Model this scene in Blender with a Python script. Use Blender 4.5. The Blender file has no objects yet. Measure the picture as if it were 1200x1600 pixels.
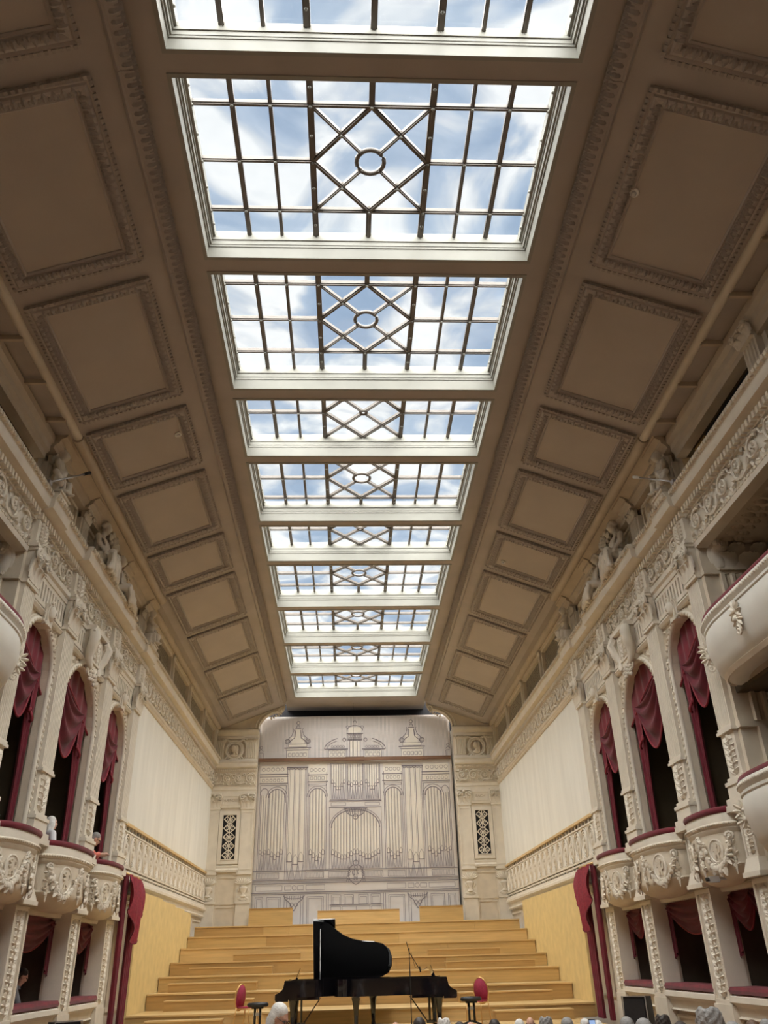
import bpy, bmesh, math, random
from math import sin, cos, pi, radians, sqrt
from mathutils import Vector, Matrix

# ------------------------------------------------------------------ camera, sky, sun, exposure
scene = bpy.context.scene
COL = scene.collection
PITCH, YAW, ROLL = radians(28.98), radians(-2.98), radians(-1.60)
fwd = Vector((-sin(YAW) * cos(PITCH), cos(YAW) * cos(PITCH), sin(PITCH)))
rgt = Vector((cos(YAW), sin(YAW), 0)); upv = rgt.cross(fwd)
r2 = rgt * cos(ROLL) + upv * sin(ROLL); u2 = -rgt * sin(ROLL) + upv * cos(ROLL)
cam_data = bpy.data.cameras.new('camera'); cam = bpy.data.objects.new('camera', cam_data); COL.objects.link(cam)
cam_data.sensor_fit = 'HORIZONTAL'; cam_data.sensor_width = 36.0; cam_data.lens = 1265.0 / 1200.0 * 36.0
cam_data.clip_start = 0.05; cam_data.clip_end = 500
cam.matrix_world = Matrix(((r2.x, u2.x, -fwd.x, -0.362), (r2.y, u2.y, -fwd.y, 0.0), (r2.z, u2.z, -fwd.z, 0.0), (0, 0, 0, 1)))
scene.camera = cam
scene.view_settings.view_transform = 'Standard'; scene.view_settings.look = 'None'
scene.view_settings.gamma = 1.0; scene.view_settings.use_curve_mapping = False
scene.view_settings.exposure = 0.0

world = bpy.data.worlds.new('sky'); scene.world = world; world.use_nodes = True
nt = world.node_tree; nt.nodes.clear()
def wn(t, **kw):
    n = nt.nodes.new(t)
    for k, v in kw.items(): setattr(n, k, v)
    return n
tc = wn('ShaderNodeTexCoord'); sep = wn('ShaderNodeSeparateXYZ'); nt.links.new(tc.outputs['Generated'], sep.inputs[0])
# project the view direction on a flat cloud deck: (x/z, y/z)
mx = wn('ShaderNodeMath', operation='MAXIMUM'); nt.links.new(sep.outputs[2], mx.inputs[0]); mx.inputs[1].default_value = 0.12
dx = wn('ShaderNodeMath', operation='DIVIDE'); dy = wn('ShaderNodeMath', operation='DIVIDE')
nt.links.new(sep.outputs[0], dx.inputs[0]); nt.links.new(mx.outputs[0], dx.inputs[1])
nt.links.new(sep.outputs[1], dy.inputs[0]); nt.links.new(mx.outputs[0], dy.inputs[1])
cmb = wn('ShaderNodeCombineXYZ'); nt.links.new(dx.outputs[0], cmb.inputs[0]); nt.links.new(dy.outputs[0], cmb.inputs[1])
n1 = wn('ShaderNodeTexNoise'); n1.inputs['Scale'].default_value = 5.2; n1.inputs['Detail'].default_value = 5.0
n1.inputs['Roughness'].default_value = 0.46; n1.inputs['Distortion'].default_value = 0.9
nt.links.new(cmb.outputs[0], n1.inputs['Vector'])
rp = wn('ShaderNodeValToRGB'); cr = rp.color_ramp
cr.elements[0].position = 0.36; cr.elements[0].color = (0.42, 0.55, 0.74, 1)
cr.elements[1].position = 0.575; cr.elements[1].color = (1.15, 1.17, 1.18, 1)
e = cr.elements.new(0.46); e.color = (0.58, 0.70, 0.86, 1)
e = cr.elements.new(0.515); e.color = (0.84, 0.90, 0.97, 1)
nt.links.new(n1.outputs['Fac'], rp.inputs[0])
bg = wn('ShaderNodeBackground'); bg.inputs[1].default_value = 1.0; wo = wn('ShaderNodeOutputWorld')
nt.links.new(rp.outputs[0], bg.inputs[0]); nt.links.new(bg.outputs[0], wo.inputs[0])

# the sun, spread wide by bright thin cloud
sun_d = bpy.data.lights.new('sun', 'SUN'); sun_d.energy = 25.0; sun_d.angle = radians(115); sun_d.color = (1.0, 0.96, 0.90)
sun = bpy.data.objects.new('sun', sun_d); COL.objects.link(sun); sun.rotation_euler = (radians(24), 0, 0)
sun.location = (0, 10, 30)

# ------------------------------------------------------------------ mesh builder
class MB:
    def __init__(s): s.v = []; s.f = []
    def add(s, vs, fs):
        o = len(s.v); s.v += [tuple(p) for p in vs]; s.f += [tuple(i + o for i in f) for f in fs]; return s
    def box(s, x0, x1, y0, y1, z0, z1):
        x0, x1 = min(x0, x1), max(x0, x1); y0, y1 = min(y0, y1), max(y0, y1); z0, z1 = min(z0, z1), max(z0, z1)
        return s.add([(x0,y0,z0),(x1,y0,z0),(x1,y1,z0),(x0,y1,z0),(x0,y0,z1),(x1,y0,z1),(x1,y1,z1),(x0,y1,z1)],
                     [(3,2,1,0),(4,5,6,7),(0,1,5,4),(1,2,6,5),(2,3,7,6),(3,0,4,7)])
    def taper(s, x0, x1, y0, y1, z0, z1, dx, dy):   # box whose top is inset
        return s.add([(x0,y0,z0),(x1,y0,z0),(x1,y1,z0),(x0,y1,z0),(x0+dx,y0+dy,z1),(x1-dx,y0+dy,z1),(x1-dx,y1-dy,z1),(x0+dx,y1-dy,z1)],
                     [(3,2,1,0),(4,5,6,7),(0,1,5,4),(1,2,6,5),(2,3,7,6),(3,0,4,7)])
    def frame(s, x0, x1, z0, z1, w, y0, y1):         # rectangular frame in the xz plane
        s.box(x0, x1, y0, y1, z0, z0+w); s.box(x0, x1, y0, y1, z1-w, z1)
        s.box(x0, x0+w, y0, y1, z0+w, z1-w); s.box(x1-w, x1, y0, y1, z0+w, z1-w); return s
    def extr(s, poly, y0, y1):                        # polygon in (x,z) thickened along y
        n = len(poly)
        vs = [(p[0], y0, p[1]) for p in poly] + [(p[0], y1, p[1]) for p in poly]
        fs = [tuple(range(n-1, -1, -1)), tuple(range(n, 2*n))] + [(i, (i+1) % n, (i+1) % n + n, i + n) for i in range(n)]
        return s.add(vs, fs)
    def extz(s, poly, z0, z1):                        # polygon in (x,y) thickened along z
        n = len(poly)
        vs = [(p[0], p[1], z0) for p in poly] + [(p[0], p[1], z1) for p in poly]
        fs = [tuple(range(n-1, -1, -1)), tuple(range(n, 2*n))] + [(i, (i+1) % n, (i+1) % n + n, i + n) for i in range(n)]
        return s.add(vs, fs)
    def runx(s, prof, x0, x1):                        # closed profile in (y,z) run along x
        n = len(prof)
        vs = [(x0, p[0], p[1]) for p in prof] + [(x1, p[0], p[1]) for p in prof]
        fs = [tuple(range(n-1, -1, -1)), tuple(range(n, 2*n))] + [(i, (i+1) % n, (i+1) % n + n, i + n) for i in range(n)]
        return s.add(vs, fs)
    def tube(s, pts, r, n=6, sy=1.0, closed=False):
        pts = [Vector(p) for p in pts]; m = len(pts)
        rs = r if isinstance(r, (list, tuple)) else [r] * m
        vs = []; prev = None
        for i, p in enumerate(pts):
            if closed: t = pts[(i+1) % m] - pts[i-1]
            else: t = pts[min(i+1, m-1)] - pts[max(i-1, 0)]
            if t.length < 1e-9: t = Vector((0, 0, 1))
            t.normalize()
            ref = Vector((0, 1, 0)) if abs(t.y) < 0.93 else Vector((1, 0, 0))
            a = t.cross(ref).normalized(); b = a.cross(t)
            for k in range(n):
                q = 2 * pi * k / n; vs.append(p + a * (cos(q) * rs[i]) + b * (sin(q) * rs[i] * sy))
        fs = []
        for i in range(m if closed else m - 1):
            j = (i + 1) % m
            for k in range(n): fs.append((i*n+k, i*n+(k+1) % n, j*n+(k+1) % n, j*n+k))
        if not closed: fs += [tuple(range(n-1, -1, -1)), tuple(range((m-1)*n, m*n))]
        return s.add(vs, fs)
    def ball(s, c, r, nu=8, nv=5):
        if not isinstance(r, (list, tuple)): r = (r, r, r)
        vs = [(c[0], c[1], c[2]+r[2])]
        for j in range(1, nv):
            a = pi * j / nv
            for i in range(nu):
                b = 2 * pi * i / nu; vs.append((c[0]+r[0]*sin(a)*cos(b), c[1]+r[1]*sin(a)*sin(b), c[2]+r[2]*cos(a)))
        vs.append((c[0], c[1], c[2]-r[2])); L = len(vs) - 1; fs = []
        for i in range(nu): fs.append((0, 1+i, 1+(i+1) % nu)); fs.append((L, L-nu+(i+1) % nu, L-nu+i))
        for j in range(nv-2):
            for i in range(nu): a = 1+j*nu; fs.append((a+i, a+nu+i, a+nu+(i+1) % nu, a+(i+1) % nu))
        return s.add(vs, fs)
    def lathe(s, prof, n=16, c=(0, 0), a0=0.0, a1=2*pi, sx=1.0, sy=1.0, wob=0.0, nw=8):
        full = abs(a1 - a0 - 2*pi) < 1e-6; m = n if full else n + 1; vs = []
        for (r, z) in prof:
            for i in range(m):
                a = a0 + (a1 - a0) * i / n; k = r * (1 + wob * sin(nw * a + z * 3))
                vs.append((c[0] + k*cos(a)*sx, c[1] + k*sin(a)*sy, z))
        fs = []
        for j in range(len(prof)-1):
            for i in range(n): fs.append((j*m+i, j*m+(i+1) % m, (j+1)*m+(i+1) % m, (j+1)*m+i))
        if full:
            fs.append(tuple(range(m-1, -1, -1))); fs.append(tuple((len(prof)-1)*m+i for i in range(m)))
        return s.add(vs, fs)
    def grid(s, fn, nu, nv):
        vs = [fn(i / nu, j / nv) for j in range(nv+1) for i in range(nu+1)]
        fs = [(j*(nu+1)+i, j*(nu+1)+i+1, (j+1)*(nu+1)+i+1, (j+1)*(nu+1)+i) for j in range(nv) for i in range(nu)]
        return s.add(vs, fs)
    def leaf(s, x, z, ang, L, W, y=0.0, h=0.02, curl=0.0):   # raised leaf lying on the xz plane
        ca, sa = cos(ang), sin(ang); A = (0, .25, .55, .82, 1.0); Bw = (.12, .42, .5, .33, 0.0); Hh = (.5, 1, .9, .8, .3)
        vs = []
        for t, b, q in zip(A, Bw, Hh):
            for k, yy in ((-1, 0), (0, q * h), (1, 0)):
                u = t * L; w = k * b * W + curl * t * t * L
                vs.append((x + u*ca - w*sa, y + yy, z + u*sa + w*ca))
        fs = []
        for i in range(4):
            o = i * 3; fs += [(o, o+1, o+4, o+3), (o+1, o+2, o+5, o+4)]
        return s.add(vs, fs)
    def curl_leaf(s, x, y, z, L, W, out, lean=0.0):          # standing acanthus leaf that curls outward
        vs = []; P = ((0, 0, .75), (.1, .3, 1), (.16, .6, 1.05), (.38, .85, .9), (.75, .98, .6), (1.0, .9, .35), (1.0, .8, .1))
        for (a, b, w) in P:
            for k in (-1, -.5, 0, .5, 1):
                yy = y + a*out - abs(k) * .16 * out + (0.06*out if abs(k) == .5 else 0)
                vs.append((x + k*w*W/2 + lean*b*L, yy, z + b*L))
        fs = [(j*5+i, j*5+i+1, (j+1)*5+i+1, (j+1)*5+i) for j in range(len(P)-1) for i in range(4)]
        return s.add(vs, fs)
    def spiral(s, cx, cz, r0, turns, a0, d, rt, y=0.0, n=18, shrink=.14, sides=5, rise=0.0):
        pts = []; rs = []
        for i in range(n+1):
            t = i / n; a = a0 + d * 2 * pi * turns * t; r = r0 * (1 - (1-shrink) * t)
            pts.append((cx + r*cos(a), y + rise*t, cz + r*sin(a))); rs.append(rt * (1 - .45 * t))
        return s.tube(pts, rs, sides)
    def join(s, o, M=None):
        return s.add([M @ Vector(p) for p in o.v] if M else o.v, o.f)
    def mesh(s, name, mat=None, smooth=False):
        me = bpy.data.meshes.new(name); me.from_pydata(s.v, [], s.f)
        bm = bmesh.new(); bm.from_mesh(me); bmesh.ops.recalc_face_normals(bm, faces=bm.faces); bm.to_mesh(me); bm.free()
        if smooth is True: me.shade_smooth()
        elif smooth: me.shade_smooth(); me.set_sharp_from_angle(angle=smooth)
        if mat: me.materials.append(MAT[mat] if isinstance(mat, str) else mat)
        return me
    def build(s, name, mat, parent=None, smooth=False, **kw):
        return inst(name, s.mesh(name, mat, smooth), parent, **kw)

def inst(name, me, parent=None, loc=(0, 0, 0), rot=(0, 0, 0), scale=(1, 1, 1), mw=None, stuff=False):
    o = bpy.data.objects.new(name, me); COL.objects.link(o)
    if mw is not None: o.matrix_basis = mw
    else: o.location = loc; o.rotation_euler = rot; o.scale = scale
    if parent: o.parent = parent
    if stuff: o['kind'] = 'stuff'
    return o
def empty(name, loc=(0, 0, 0), rot=(0, 0, 0), scale=(1, 1, 1)):
    return inst(name, None, None, loc, rot, scale)
def tag(o, label, cat, group=None):
    o['label'] = label; o['category'] = cat
    if group: o['group'] = group
    return o
def struct(o, label=None, cat=None):
    o['kind'] = 'structure'
    if label: o['label'] = label
    if cat: o['category'] = cat
    return o
def remeshed(mb, name, mat, voxel=0.02, smooth=4):   # fuses the shapes of one body into one continuous skin
    o = bpy.data.objects.new('tmp', mb.mesh('tmp', mat)); COL.objects.link(o)
    m = o.modifiers.new('r', 'REMESH'); m.mode = 'VOXEL'; m.voxel_size = voxel; m.use_smooth_shade = True
    if smooth: k = o.modifiers.new('s', 'SMOOTH'); k.iterations = smooth; k.factor = 0.5
    dg = bpy.context.evaluated_depsgraph_get()
    me = bpy.data.meshes.new_from_object(o.evaluated_get(dg)); me.name = name
    bpy.data.objects.remove(o); me.shade_smooth()
    return me

# ------------------------------------------------------------------ materials
MAT = {}
def mat(name, col, rough=0.6, var=0.12, scale=4.0, bump=0.0, bscale=40.0, metal=0.0, stretch=None, coat=0.0, sheen=0.0, spec=0.5):
    m = bpy.data.materials.new(name); m.use_nodes = True; t = m.node_tree; b = t.nodes['Principled BSDF']
    b.inputs['Roughness'].default_value = rough; b.inputs['Metallic'].default_value = metal
    b.inputs['Coat Weight'].default_value = coat; b.inputs['Sheen Weight'].default_value = sheen
    b.inputs['Specular IOR Level'].default_value = spec
    c = t.nodes.new('ShaderNodeTexCoord'); mp = t.nodes.new('ShaderNodeMapping'); t.links.new(c.outputs['Object'], mp.inputs[0])
    if stretch: mp.inputs['Scale'].default_value = stretch
    n = t.nodes.new('ShaderNodeTexNoise'); n.inputs['Scale'].default_value = scale; n.inputs['Detail'].default_value = 5
    t.links.new(mp.outputs[0], n.inputs['Vector'])
    r = t.nodes.new('ShaderNodeValToRGB'); t.links.new(n.outputs['Fac'], r.inputs[0])
    r.color_ramp.elements[0].position = .3; r.color_ramp.elements[1].position = .7
    r.color_ramp.elements[0].color = tuple(x * (1 - var) for x in col) + (1,)
    r.color_ramp.elements[1].color = tuple(min(1, x * (1 + var)) for x in col) + (1,)
    t.links.new(r.outputs[0], b.inputs['Base Color'])
    if bump:
        n2 = t.nodes.new('ShaderNodeTexNoise'); n2.inputs['Scale'].default_value = bscale; n2.inputs['Detail'].default_value = 4
        t.links.new(mp.outputs[0], n2.inputs['Vector'])
        bp = t.nodes.new('ShaderNodeBump'); bp.inputs['Strength'].default_value = bump; bp.inputs['Distance'].default_value = 0.02
        t.links.new(n2.outputs['Fac'], bp.inputs['Height']); t.links.new(bp.outputs[0], b.inputs['Normal'])
    MAT[name] = m; return m
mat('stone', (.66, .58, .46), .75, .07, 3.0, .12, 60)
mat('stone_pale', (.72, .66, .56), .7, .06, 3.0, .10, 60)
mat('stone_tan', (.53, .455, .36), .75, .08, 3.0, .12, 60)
mat('gallery_white', (.70, .68, .62), .6, .04, 2.0, .05, 60)
mat('ceiling_paint', (.44, .395, .36), .8, .07, 1.3, .08, 50)
mat('coffer_paint', (.465, .41, .36), .8, .06, 1.0, .08, 50)
mat('ornament_dark', (.38, .34, .305), .8, .10, 8.0, .1, 70)
mat('curb_paint', (.33, .325, .285), .55, .05, 3.0)
mat('bar_metal', (.17, .15, .13), .45, .10, 8.0)
mat('panel_cream', (.79, .775, .71), .75, .06, 1.6, .06, 30, stretch=(1.6, 1.0, .22))
mat('lattice', (.42, .37, .28), .7, .08, 6.0)
mat('shade_grey', (.20, .19, .17), .8, .1, 3.0)
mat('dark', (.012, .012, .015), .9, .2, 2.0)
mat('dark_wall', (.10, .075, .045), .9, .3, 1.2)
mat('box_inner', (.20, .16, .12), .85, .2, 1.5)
mat('wood', (.60, .405, .165), .42, .13, 2.2, .05, 30, stretch=(.35, 3.0, 7.0))
mat('wood_light', (.68, .475, .215), .42, .12, 2.2, .05, 30, stretch=(.35, 3.0, 7.0))
mat('wood_dark', (.50, .315, .12), .42, .14, 2.2, .05, 30, stretch=(.35, 3.0, 7.0))
mat('batten_wood', (.17, .085, .045), .6, .3, 3.0, .05, 30, stretch=(.4, 3, 6))
mat('yellow_board', (.74, .57, .26), .55, .08, 3.5, .05, 40)
mat('velvet', (.155, .009, .021), .85, .25, 5.0, .1, 60, sheen=.15)
mat('velvet_dark', (.12, .007, .018), .85, .25, 5.0, .1, 60, sheen=.12)
mat('velvet_trim', (.25, .02, .034), .7, .2, 20.0)
mat('cloth_print', (.66, .62, .59), .8, .04, 1.0, .05, 8)
mat('ink', (.23, .205, .225), .8, .1, 3.0)
mat('ink_soft', (.47, .44, .45), .8, .1, 3.0)
mat('print_pale', (.74, .69, .61), .8, .04, 1.0)
mat('piano_black', (.004, .004, .006), .09, .1, 2.0, coat=.6)
mat('black_matt', (.012, .012, .013), .55, .1, 2.0)
mat('leather', (.02, .02, .022), .45, .15, 30.0, .1, 80)
mat('ivory', (.80, .77, .70), .3, .03, 2.0)
mat('brass', (.80, .52, .22), .35, .08, 5.0, metal=.8)
mat('gold_plate', (.62, .42, .14), .45, .2, 3.0, metal=.6)
mat('steel', (.55, .55, .57), .35, .08, 5.0, metal=.8)
mat('red_fabric', (.36, .03, .07), .8, .15, 25.0, .1, 80)
mat('white_plastic', (.8, .79, .76), .4, .03, 3.0)
mat('skin', (.62, .36, .26), .55, .07, 12.0)
mat('skin_dark', (.34, .19, .13), .55, .07, 12.0)
mat('hair_white', (.78, .76, .72), .6, .12, 18.0, .4, 60)
mat('hair_grey', (.30, .29, .28), .6, .25, 18.0, .4, 60)
mat('hair_dark', (.045, .035, .03), .5, .25, 18.0, .4, 60)
mat('hair_brown', (.13, .075, .045), .5, .25, 18.0, .4, 60)
mat('shirt_white', (.76, .76, .79), .8, .05, 6.0, .2, 20)
mat('shirt_coral', (.72, .20, .15), .8, .06, 6.0, .2, 20)
mat('shirt_navy', (.03, .04, .09), .8, .1, 6.0, .2, 20)
mat('shirt_grey', (.22, .22, .24), .8, .1, 6.0, .2, 20)
mat('shirt_green', (.10, .16, .11), .8, .1, 6.0, .2, 20)
mat('trousers', (.05, .05, .07), .85, .1, 6.0)
mat('seat_velvet', (.24, .02, .035), .85, .2, 8.0)
mat('floor_wood', (.26, .15, .075), .55, .15, 2.0, .05, 30, stretch=(3, .4, 1))

def glass_mat():
    m = bpy.data.materials.new('pane_glass'); m.use_nodes = True; t = m.node_tree; t.nodes.clear()
    o = t.nodes.new('ShaderNodeOutputMaterial'); mix = t.nodes.new('ShaderNodeMixShader')
    tr = t.nodes.new('ShaderNodeBsdfTransparent'); gl = t.nodes.new('ShaderNodeBsdfGlossy')
    c = t.nodes.new('ShaderNodeTexCoord'); n = t.nodes.new('ShaderNodeTexNoise'); n.inputs['Scale'].default_value = 2.5; n.inputs['Detail'].default_value = 6
    r = t.nodes.new('ShaderNodeValToRGB'); r.color_ramp.elements[0].color = (.90, .92, .93, 1); r.color_ramp.elements[1].color = (.98, .985, .985, 1)
    t.links.new(c.outputs['Object'], n.inputs['Vector']); t.links.new(n.outputs['Fac'], r.inputs[0]); t.links.new(r.outputs[0], tr.inputs[0])
    gl.inputs['Roughness'].default_value = .05; mix.inputs[0].default_value = .04
    t.links.new(tr.outputs[0], mix.inputs[1]); t.links.new(gl.outputs[0], mix.inputs[2])
    t.links.new(mix.outputs[0], o.inputs[0]); MAT['glass'] = m
glass_mat()
# ------------------------------------------------------------------ levels (metres, camera height = 0)
SIDES = ((-1, 'left'), (1, 'right'))
ZF = 10.0; ZG = 10.5                       # ceiling field, skylight glass
STAGE = -1.35
def zfloor(Y): return -1.28 - 0.051 * Y    # raked parquet of the auditorium
SKY = [(-3.7, 3.03, 0), (-0.3, 3.03, 0), (3.08, 3.03, 0), (6.49, 3.03, 0), (9.9, 3.05, 0), (13.34, 2.05, 1), (15.74, 2.73, 0), (18.8, 2.05, 1),
       (21.2, 3.05, 0), (24.6, 3.02, 0), (27.97, 3.08, 0), (31.4, 3.02, 0)]
REAR = -7.0; YB = 35.3                     # wall behind the camera, front of the organ piers
PIL = [13.36, 15.70, 18.85, 21.55]; PW = [.50, .60, .62, .60]

# ------------------------------------------------------------------ ceiling
mb = MB(); edges = [REAR - .5] + [q for y, L, k in SKY for q in (y - .06, y + L + .06)] + [36.6]
for i in range(0, len(edges), 2): mb.box(-2.66, 2.66, edges[i], edges[i+1], ZF, ZF + .55)
for s in (-1, 1): mb.box(s * 2.66, s * 3.08, REAR - .5, 36.6, ZF, ZF + .55)
for s in (-1, 1):                           # slopes and the soffit strip over the cornice
    P = [(3.08, 10.55), (3.08, 9.93), (5.62, 8.945), (6.6, 8.97), (6.6, 9.5)]
    vs = [(s*x, y, z) for y in (REAR - .5, 35.34) for x, z in P]; n = 5
    mb.add(vs, [(0,1,2,3,4), (9,8,7,6,5)] + [(i, (i+1) % n, (i+1) % n + n, i+n) for i in range(n)])
ceiling = struct(mb.build('ceiling', 'ceiling_paint'), 'tan plaster ceiling with a long row of skylights between sloped coffers', 'ceiling')

SL = math.atan2(.72, 1.85)                  # slope of the coffered sides
def slope_matrix(s, Y, X, z):
    n = Vector((-s * sin(SL), 0, -cos(SL))); t = Vector((-s * cos(SL), 0, sin(SL))); l = n.cross(t)
    return Matrix(((l.x, n.x, t.x, s*X), (l.y, n.y, t.y, Y), (l.z, n.z, t.z, z), (0, 0, 0, 1)))
# coffer frames: swept moulding, leaf row and bead row, one mesh per length
COFF = {}
def coffer_meshes(L):
    if L in COFF: return COFF[L]
    W = 1.985; h = L / 2; w2 = W / 2
    def ring(m, prof):                      # profile (inset, height) mitred round the rectangle
        k = len(prof); vs = []
        for sx, sz in ((-1, -1), (1, -1), (1, 1), (-1, 1)):
            for a, b in prof: vs.append((sx * (h - a), b, sz * (w2 - a)))
        fs = [(c*k+i, c*k+(i+1) % k, ((c+1) % 4)*k+(i+1) % k, ((c+1) % 4)*k+i) for c in range(4) for i in range(k)]
        return m.add(vs, fs)
    a = ring(MB(), [(0, -.02), (0, .05), (.035, .075), (.07, .05), (.09, .075), (.12, .085), (.17, .07), (.225, .035), (.25, .05), (.275, .03), (.28, -.02)])
    lv = MB(); bd = MB(); st = .125
    for (x0, z0, x1, z1) in ((-h, -w2, h, -w2), (h, -w2, h, w2), (h, w2, -h, w2), (-h, w2, -h, -w2)):
        D = sqrt((x1-x0)**2 + (z1-z0)**2); ux, uz = (x1-x0)/D, (z1-z0)/D; nx, nz = -uz, ux
        c = int((D - .3) / st)
        for i in range(c):
            q = .2 + (D - .4) * (i + .5) / c; an = math.atan2(nz, nx)
            px, pz = x0 + ux*q + nx*.085, z0 + uz*q + nz*.085
            lv.leaf(px, pz, an, .14, .115, .062, .05); lv.leaf(px + ux*st/2 + nx*.05, pz + uz*st/2 + nz*.05, an, .09, .06, .06, .035)
        c = int((D - .06) / .085)
        for i in range(c):
            q = .03 + (D - .06) * (i + .5) / c; bd.box(x0+ux*q-.024, x0+ux*q+.024, .02, .085, z0+uz*q+nz*.02-.024, z0+uz*q+nz*.02+.024)
    COFF[L] = (a.mesh('coffer_frame', 'ceiling_paint'), lv.mesh('leaf_row', 'ornament_dark'), bd.mesh('bead_row', 'ornament_dark'),
               MB().box(-h+.27, h-.27, -.02, .012, -w2+.27, w2-.27).mesh('coffer_panel', 'coffer_paint'))
    return COFF[L]
leafband = {}
for y, L, k in SKY:
    for s in (-1, 1):
        M = slope_matrix(s, y - .2 + L / 2, 4.475, 9.39); a, b, c, d = coffer_meshes(L)
        fr = inst('coffer', a, ceiling, mw=M)
        inst('leaf_row', b, fr, stuff=True); inst('bead_row', c, fr, stuff=True); inst('coffer_panel', d, fr)
        # leafy moulding at the edge of the skylight field, one length per bay
        per = {3.03: 3.4, 3.05: 3.42, 2.05: 2.4, 2.73: 3.06, 3.02: 3.38, 3.08: 3.44}[L]
        if per not in leafband:
            m = MB().runx([(-.02, .10), (.05, .10), (.07, .05), (.11, .02), (.10, -.06), (.05, -.13), (.06, -.17), (-.02, -.18)], 0, per)
            lm = MB(); q = int(per / .13)
            for i in range(q):
                x = (i + .5) * per / q
                lm.leaf(x, -.11, pi/2, .19, .115, .085, .06); lm.leaf(x + .065, .09, -pi/2, .13, .07, .085, .045)
            leafband[per] = (m.mesh('leaf_moulding', 'ceiling_paint', radians(30)), lm.mesh('leaf_ornament', 'ornament_dark'))
        n = Vector((-s * .55, 0, -.83)).normalized(); t = Vector((-s * .83, 0, .55)).normalized(); l = n.cross(t)
        M = Matrix(((l.x, n.x, t.x, s*3.10), (l.y, n.y, t.y, y - .19 if s > 0 else y - .19 + per), (l.z, n.z, t.z, 9.93), (0, 0, 0, 1)))
        o = inst('leaf_moulding', leafband[per][0], ceiling, mw=M); inst('leaf_ornament', leafband[per][1], o, stuff=True)

# ------------------------------------------------------------------ skylights
CX = [-2.5, -1.95, -1.42, -.86, 0, .86, 1.42, 1.95, 2.5]
WIN = {}
def skylight_parts(L, short):
    key = (L, short)
    if key in WIN: return WIN[key]
    out = []; T = .006
    if short: c = L / 2 + .07; g0, g1 = .12, L - .01; lo, hi = g0, g1; rows = [g0, c, g1]; R = .06
    else:
        c = L / 2 + .08; hh = .91 if L > 2.9 else .97; g0, g1 = .1, L - .01; lo, hi = c - hh, c + hh; rows = [g0, lo, c, hi, g1]; R = .185
    panes = []
    for j in range(len(rows) - 1):
        for i in range(8):
            mid = i in (3, 4)
            if mid and rows[j] >= lo - 1e-6 and rows[j+1] <= hi + 1e-6: continue
            panes.append([(CX[i], rows[j]), (CX[i+1], rows[j]), (CX[i+1], rows[j+1]), (CX[i], rows[j+1])])
    m = .86
    for sx in (-1, 1):
        for (yy, ym) in ((lo, c), (hi, c)):
            C = (sx*m, yy); q = (sx*m/2, (yy + c) / 2)                 # corner, middle of the diamond side
            panes.append([C, (0, yy), q]); panes.append([C, q, (sx*m, c)])
    n = 6
    def cp(a): return (R*cos(a), c + R*sin(a))
    dirs = [math.atan2(hi - c, m), pi - math.atan2(hi - c, m), pi + math.atan2(c - lo, m), 2*pi - math.atan2(c - lo, m)]
    tips = [(0, hi), (-m, c), (0, lo), (m, c)]
    qs = [(m/2, (hi+c)/2), (-m/2, (hi+c)/2), (-m/2, (lo+c)/2), (m/2, (lo+c)/2)]
    for i in range(4):
        a0, a1 = dirs[i], dirs[(i+1) % 4] + (2*pi if i == 3 else 0)
        panes.append([qs[i], tips[i], qs[(i+1) % 4]] + [cp(a1 + (a0 - a1) * k / n) for k in range(n+1)])
    panes.append([cp(2*pi*k/16) for k in range(16)])
    for p in panes: out.append(('pane', MB().extz(p, ZG + .03, ZG + .03 + T).mesh('pane', 'glass')))
    def bar(x0, y0, x1, y1, w, h=.08):
        d = sqrt((x1-x0)**2 + (y1-y0)**2); nx, ny = -(y1-y0)/d*w/2, (x1-x0)/d*w/2
        b = MB().extz([(x0+nx, y0+ny), (x0-nx, y0-ny), (x1-nx, y1-ny), (x1+nx, y1+ny)], ZG - .015, ZG + h - .03)
        nx *= .5; ny *= .5
        b.extz([(x0+nx, y0+ny), (x0-nx, y0-ny), (x1-nx, y1-ny), (x1+nx, y1+ny)], ZG - .04, ZG - .015)
        out.append(('glazing_bar', b.mesh('glazing_bar', 'bar_metal')))
    for i in (1, 2, 3, 5, 6, 7): bar(CX[i], g0, CX[i], g1, .095 if i in (3, 5) else (.075 if i in (1, 7) else .055))
    for r in rows[1:-1]:
        if abs(r - c) < 1e-6: bar(CX[0], r, CX[3], r, .06); bar(CX[5], r, CX[8], r, .06)
        else: bar(CX[0], r, CX[8], r, .065)
    if not short: bar(0, g0, 0, lo, .085); bar(0, hi, 0, g1, .085)
    for i in range(4):
        a, b = tips[i], tips[(i+1) % 4]; bar(a[0], a[1], b[0], b[1], .075)
        p = cp(dirs[i]); q = (m if i in (0, 3) else -m, hi if i < 2 else lo); bar(p[0], p[1], q[0], q[1], .05)
    out.append(('ring', MB().tube([(R*1.12*cos(2*pi*k/20), c + R*1.12*sin(2*pi*k/20), ZG) for k in range(20)], .036, 6, 1, True).mesh('ring', 'bar_metal', True)))
    st = MB()                                                           # small round bolt heads under the bars
    for r in rows + [(rows[i] + rows[i+1]) / 2 for i in range(len(rows)-1)]:
        for x in CX[:4] + CX[5:]:
            if r in rows or x in (CX[0], CX[3], CX[5], CX[8]): st.ball((x, r, ZG - .05), .026, 6, 4)
    for q in qs + tips: st.ball((q[0], q[1], ZG - .05), .026, 6, 4)
    out.append(('bolt_heads', st.mesh('bolt_heads', 'curb_paint', True)))
    WIN[key] = out; return out
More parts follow.
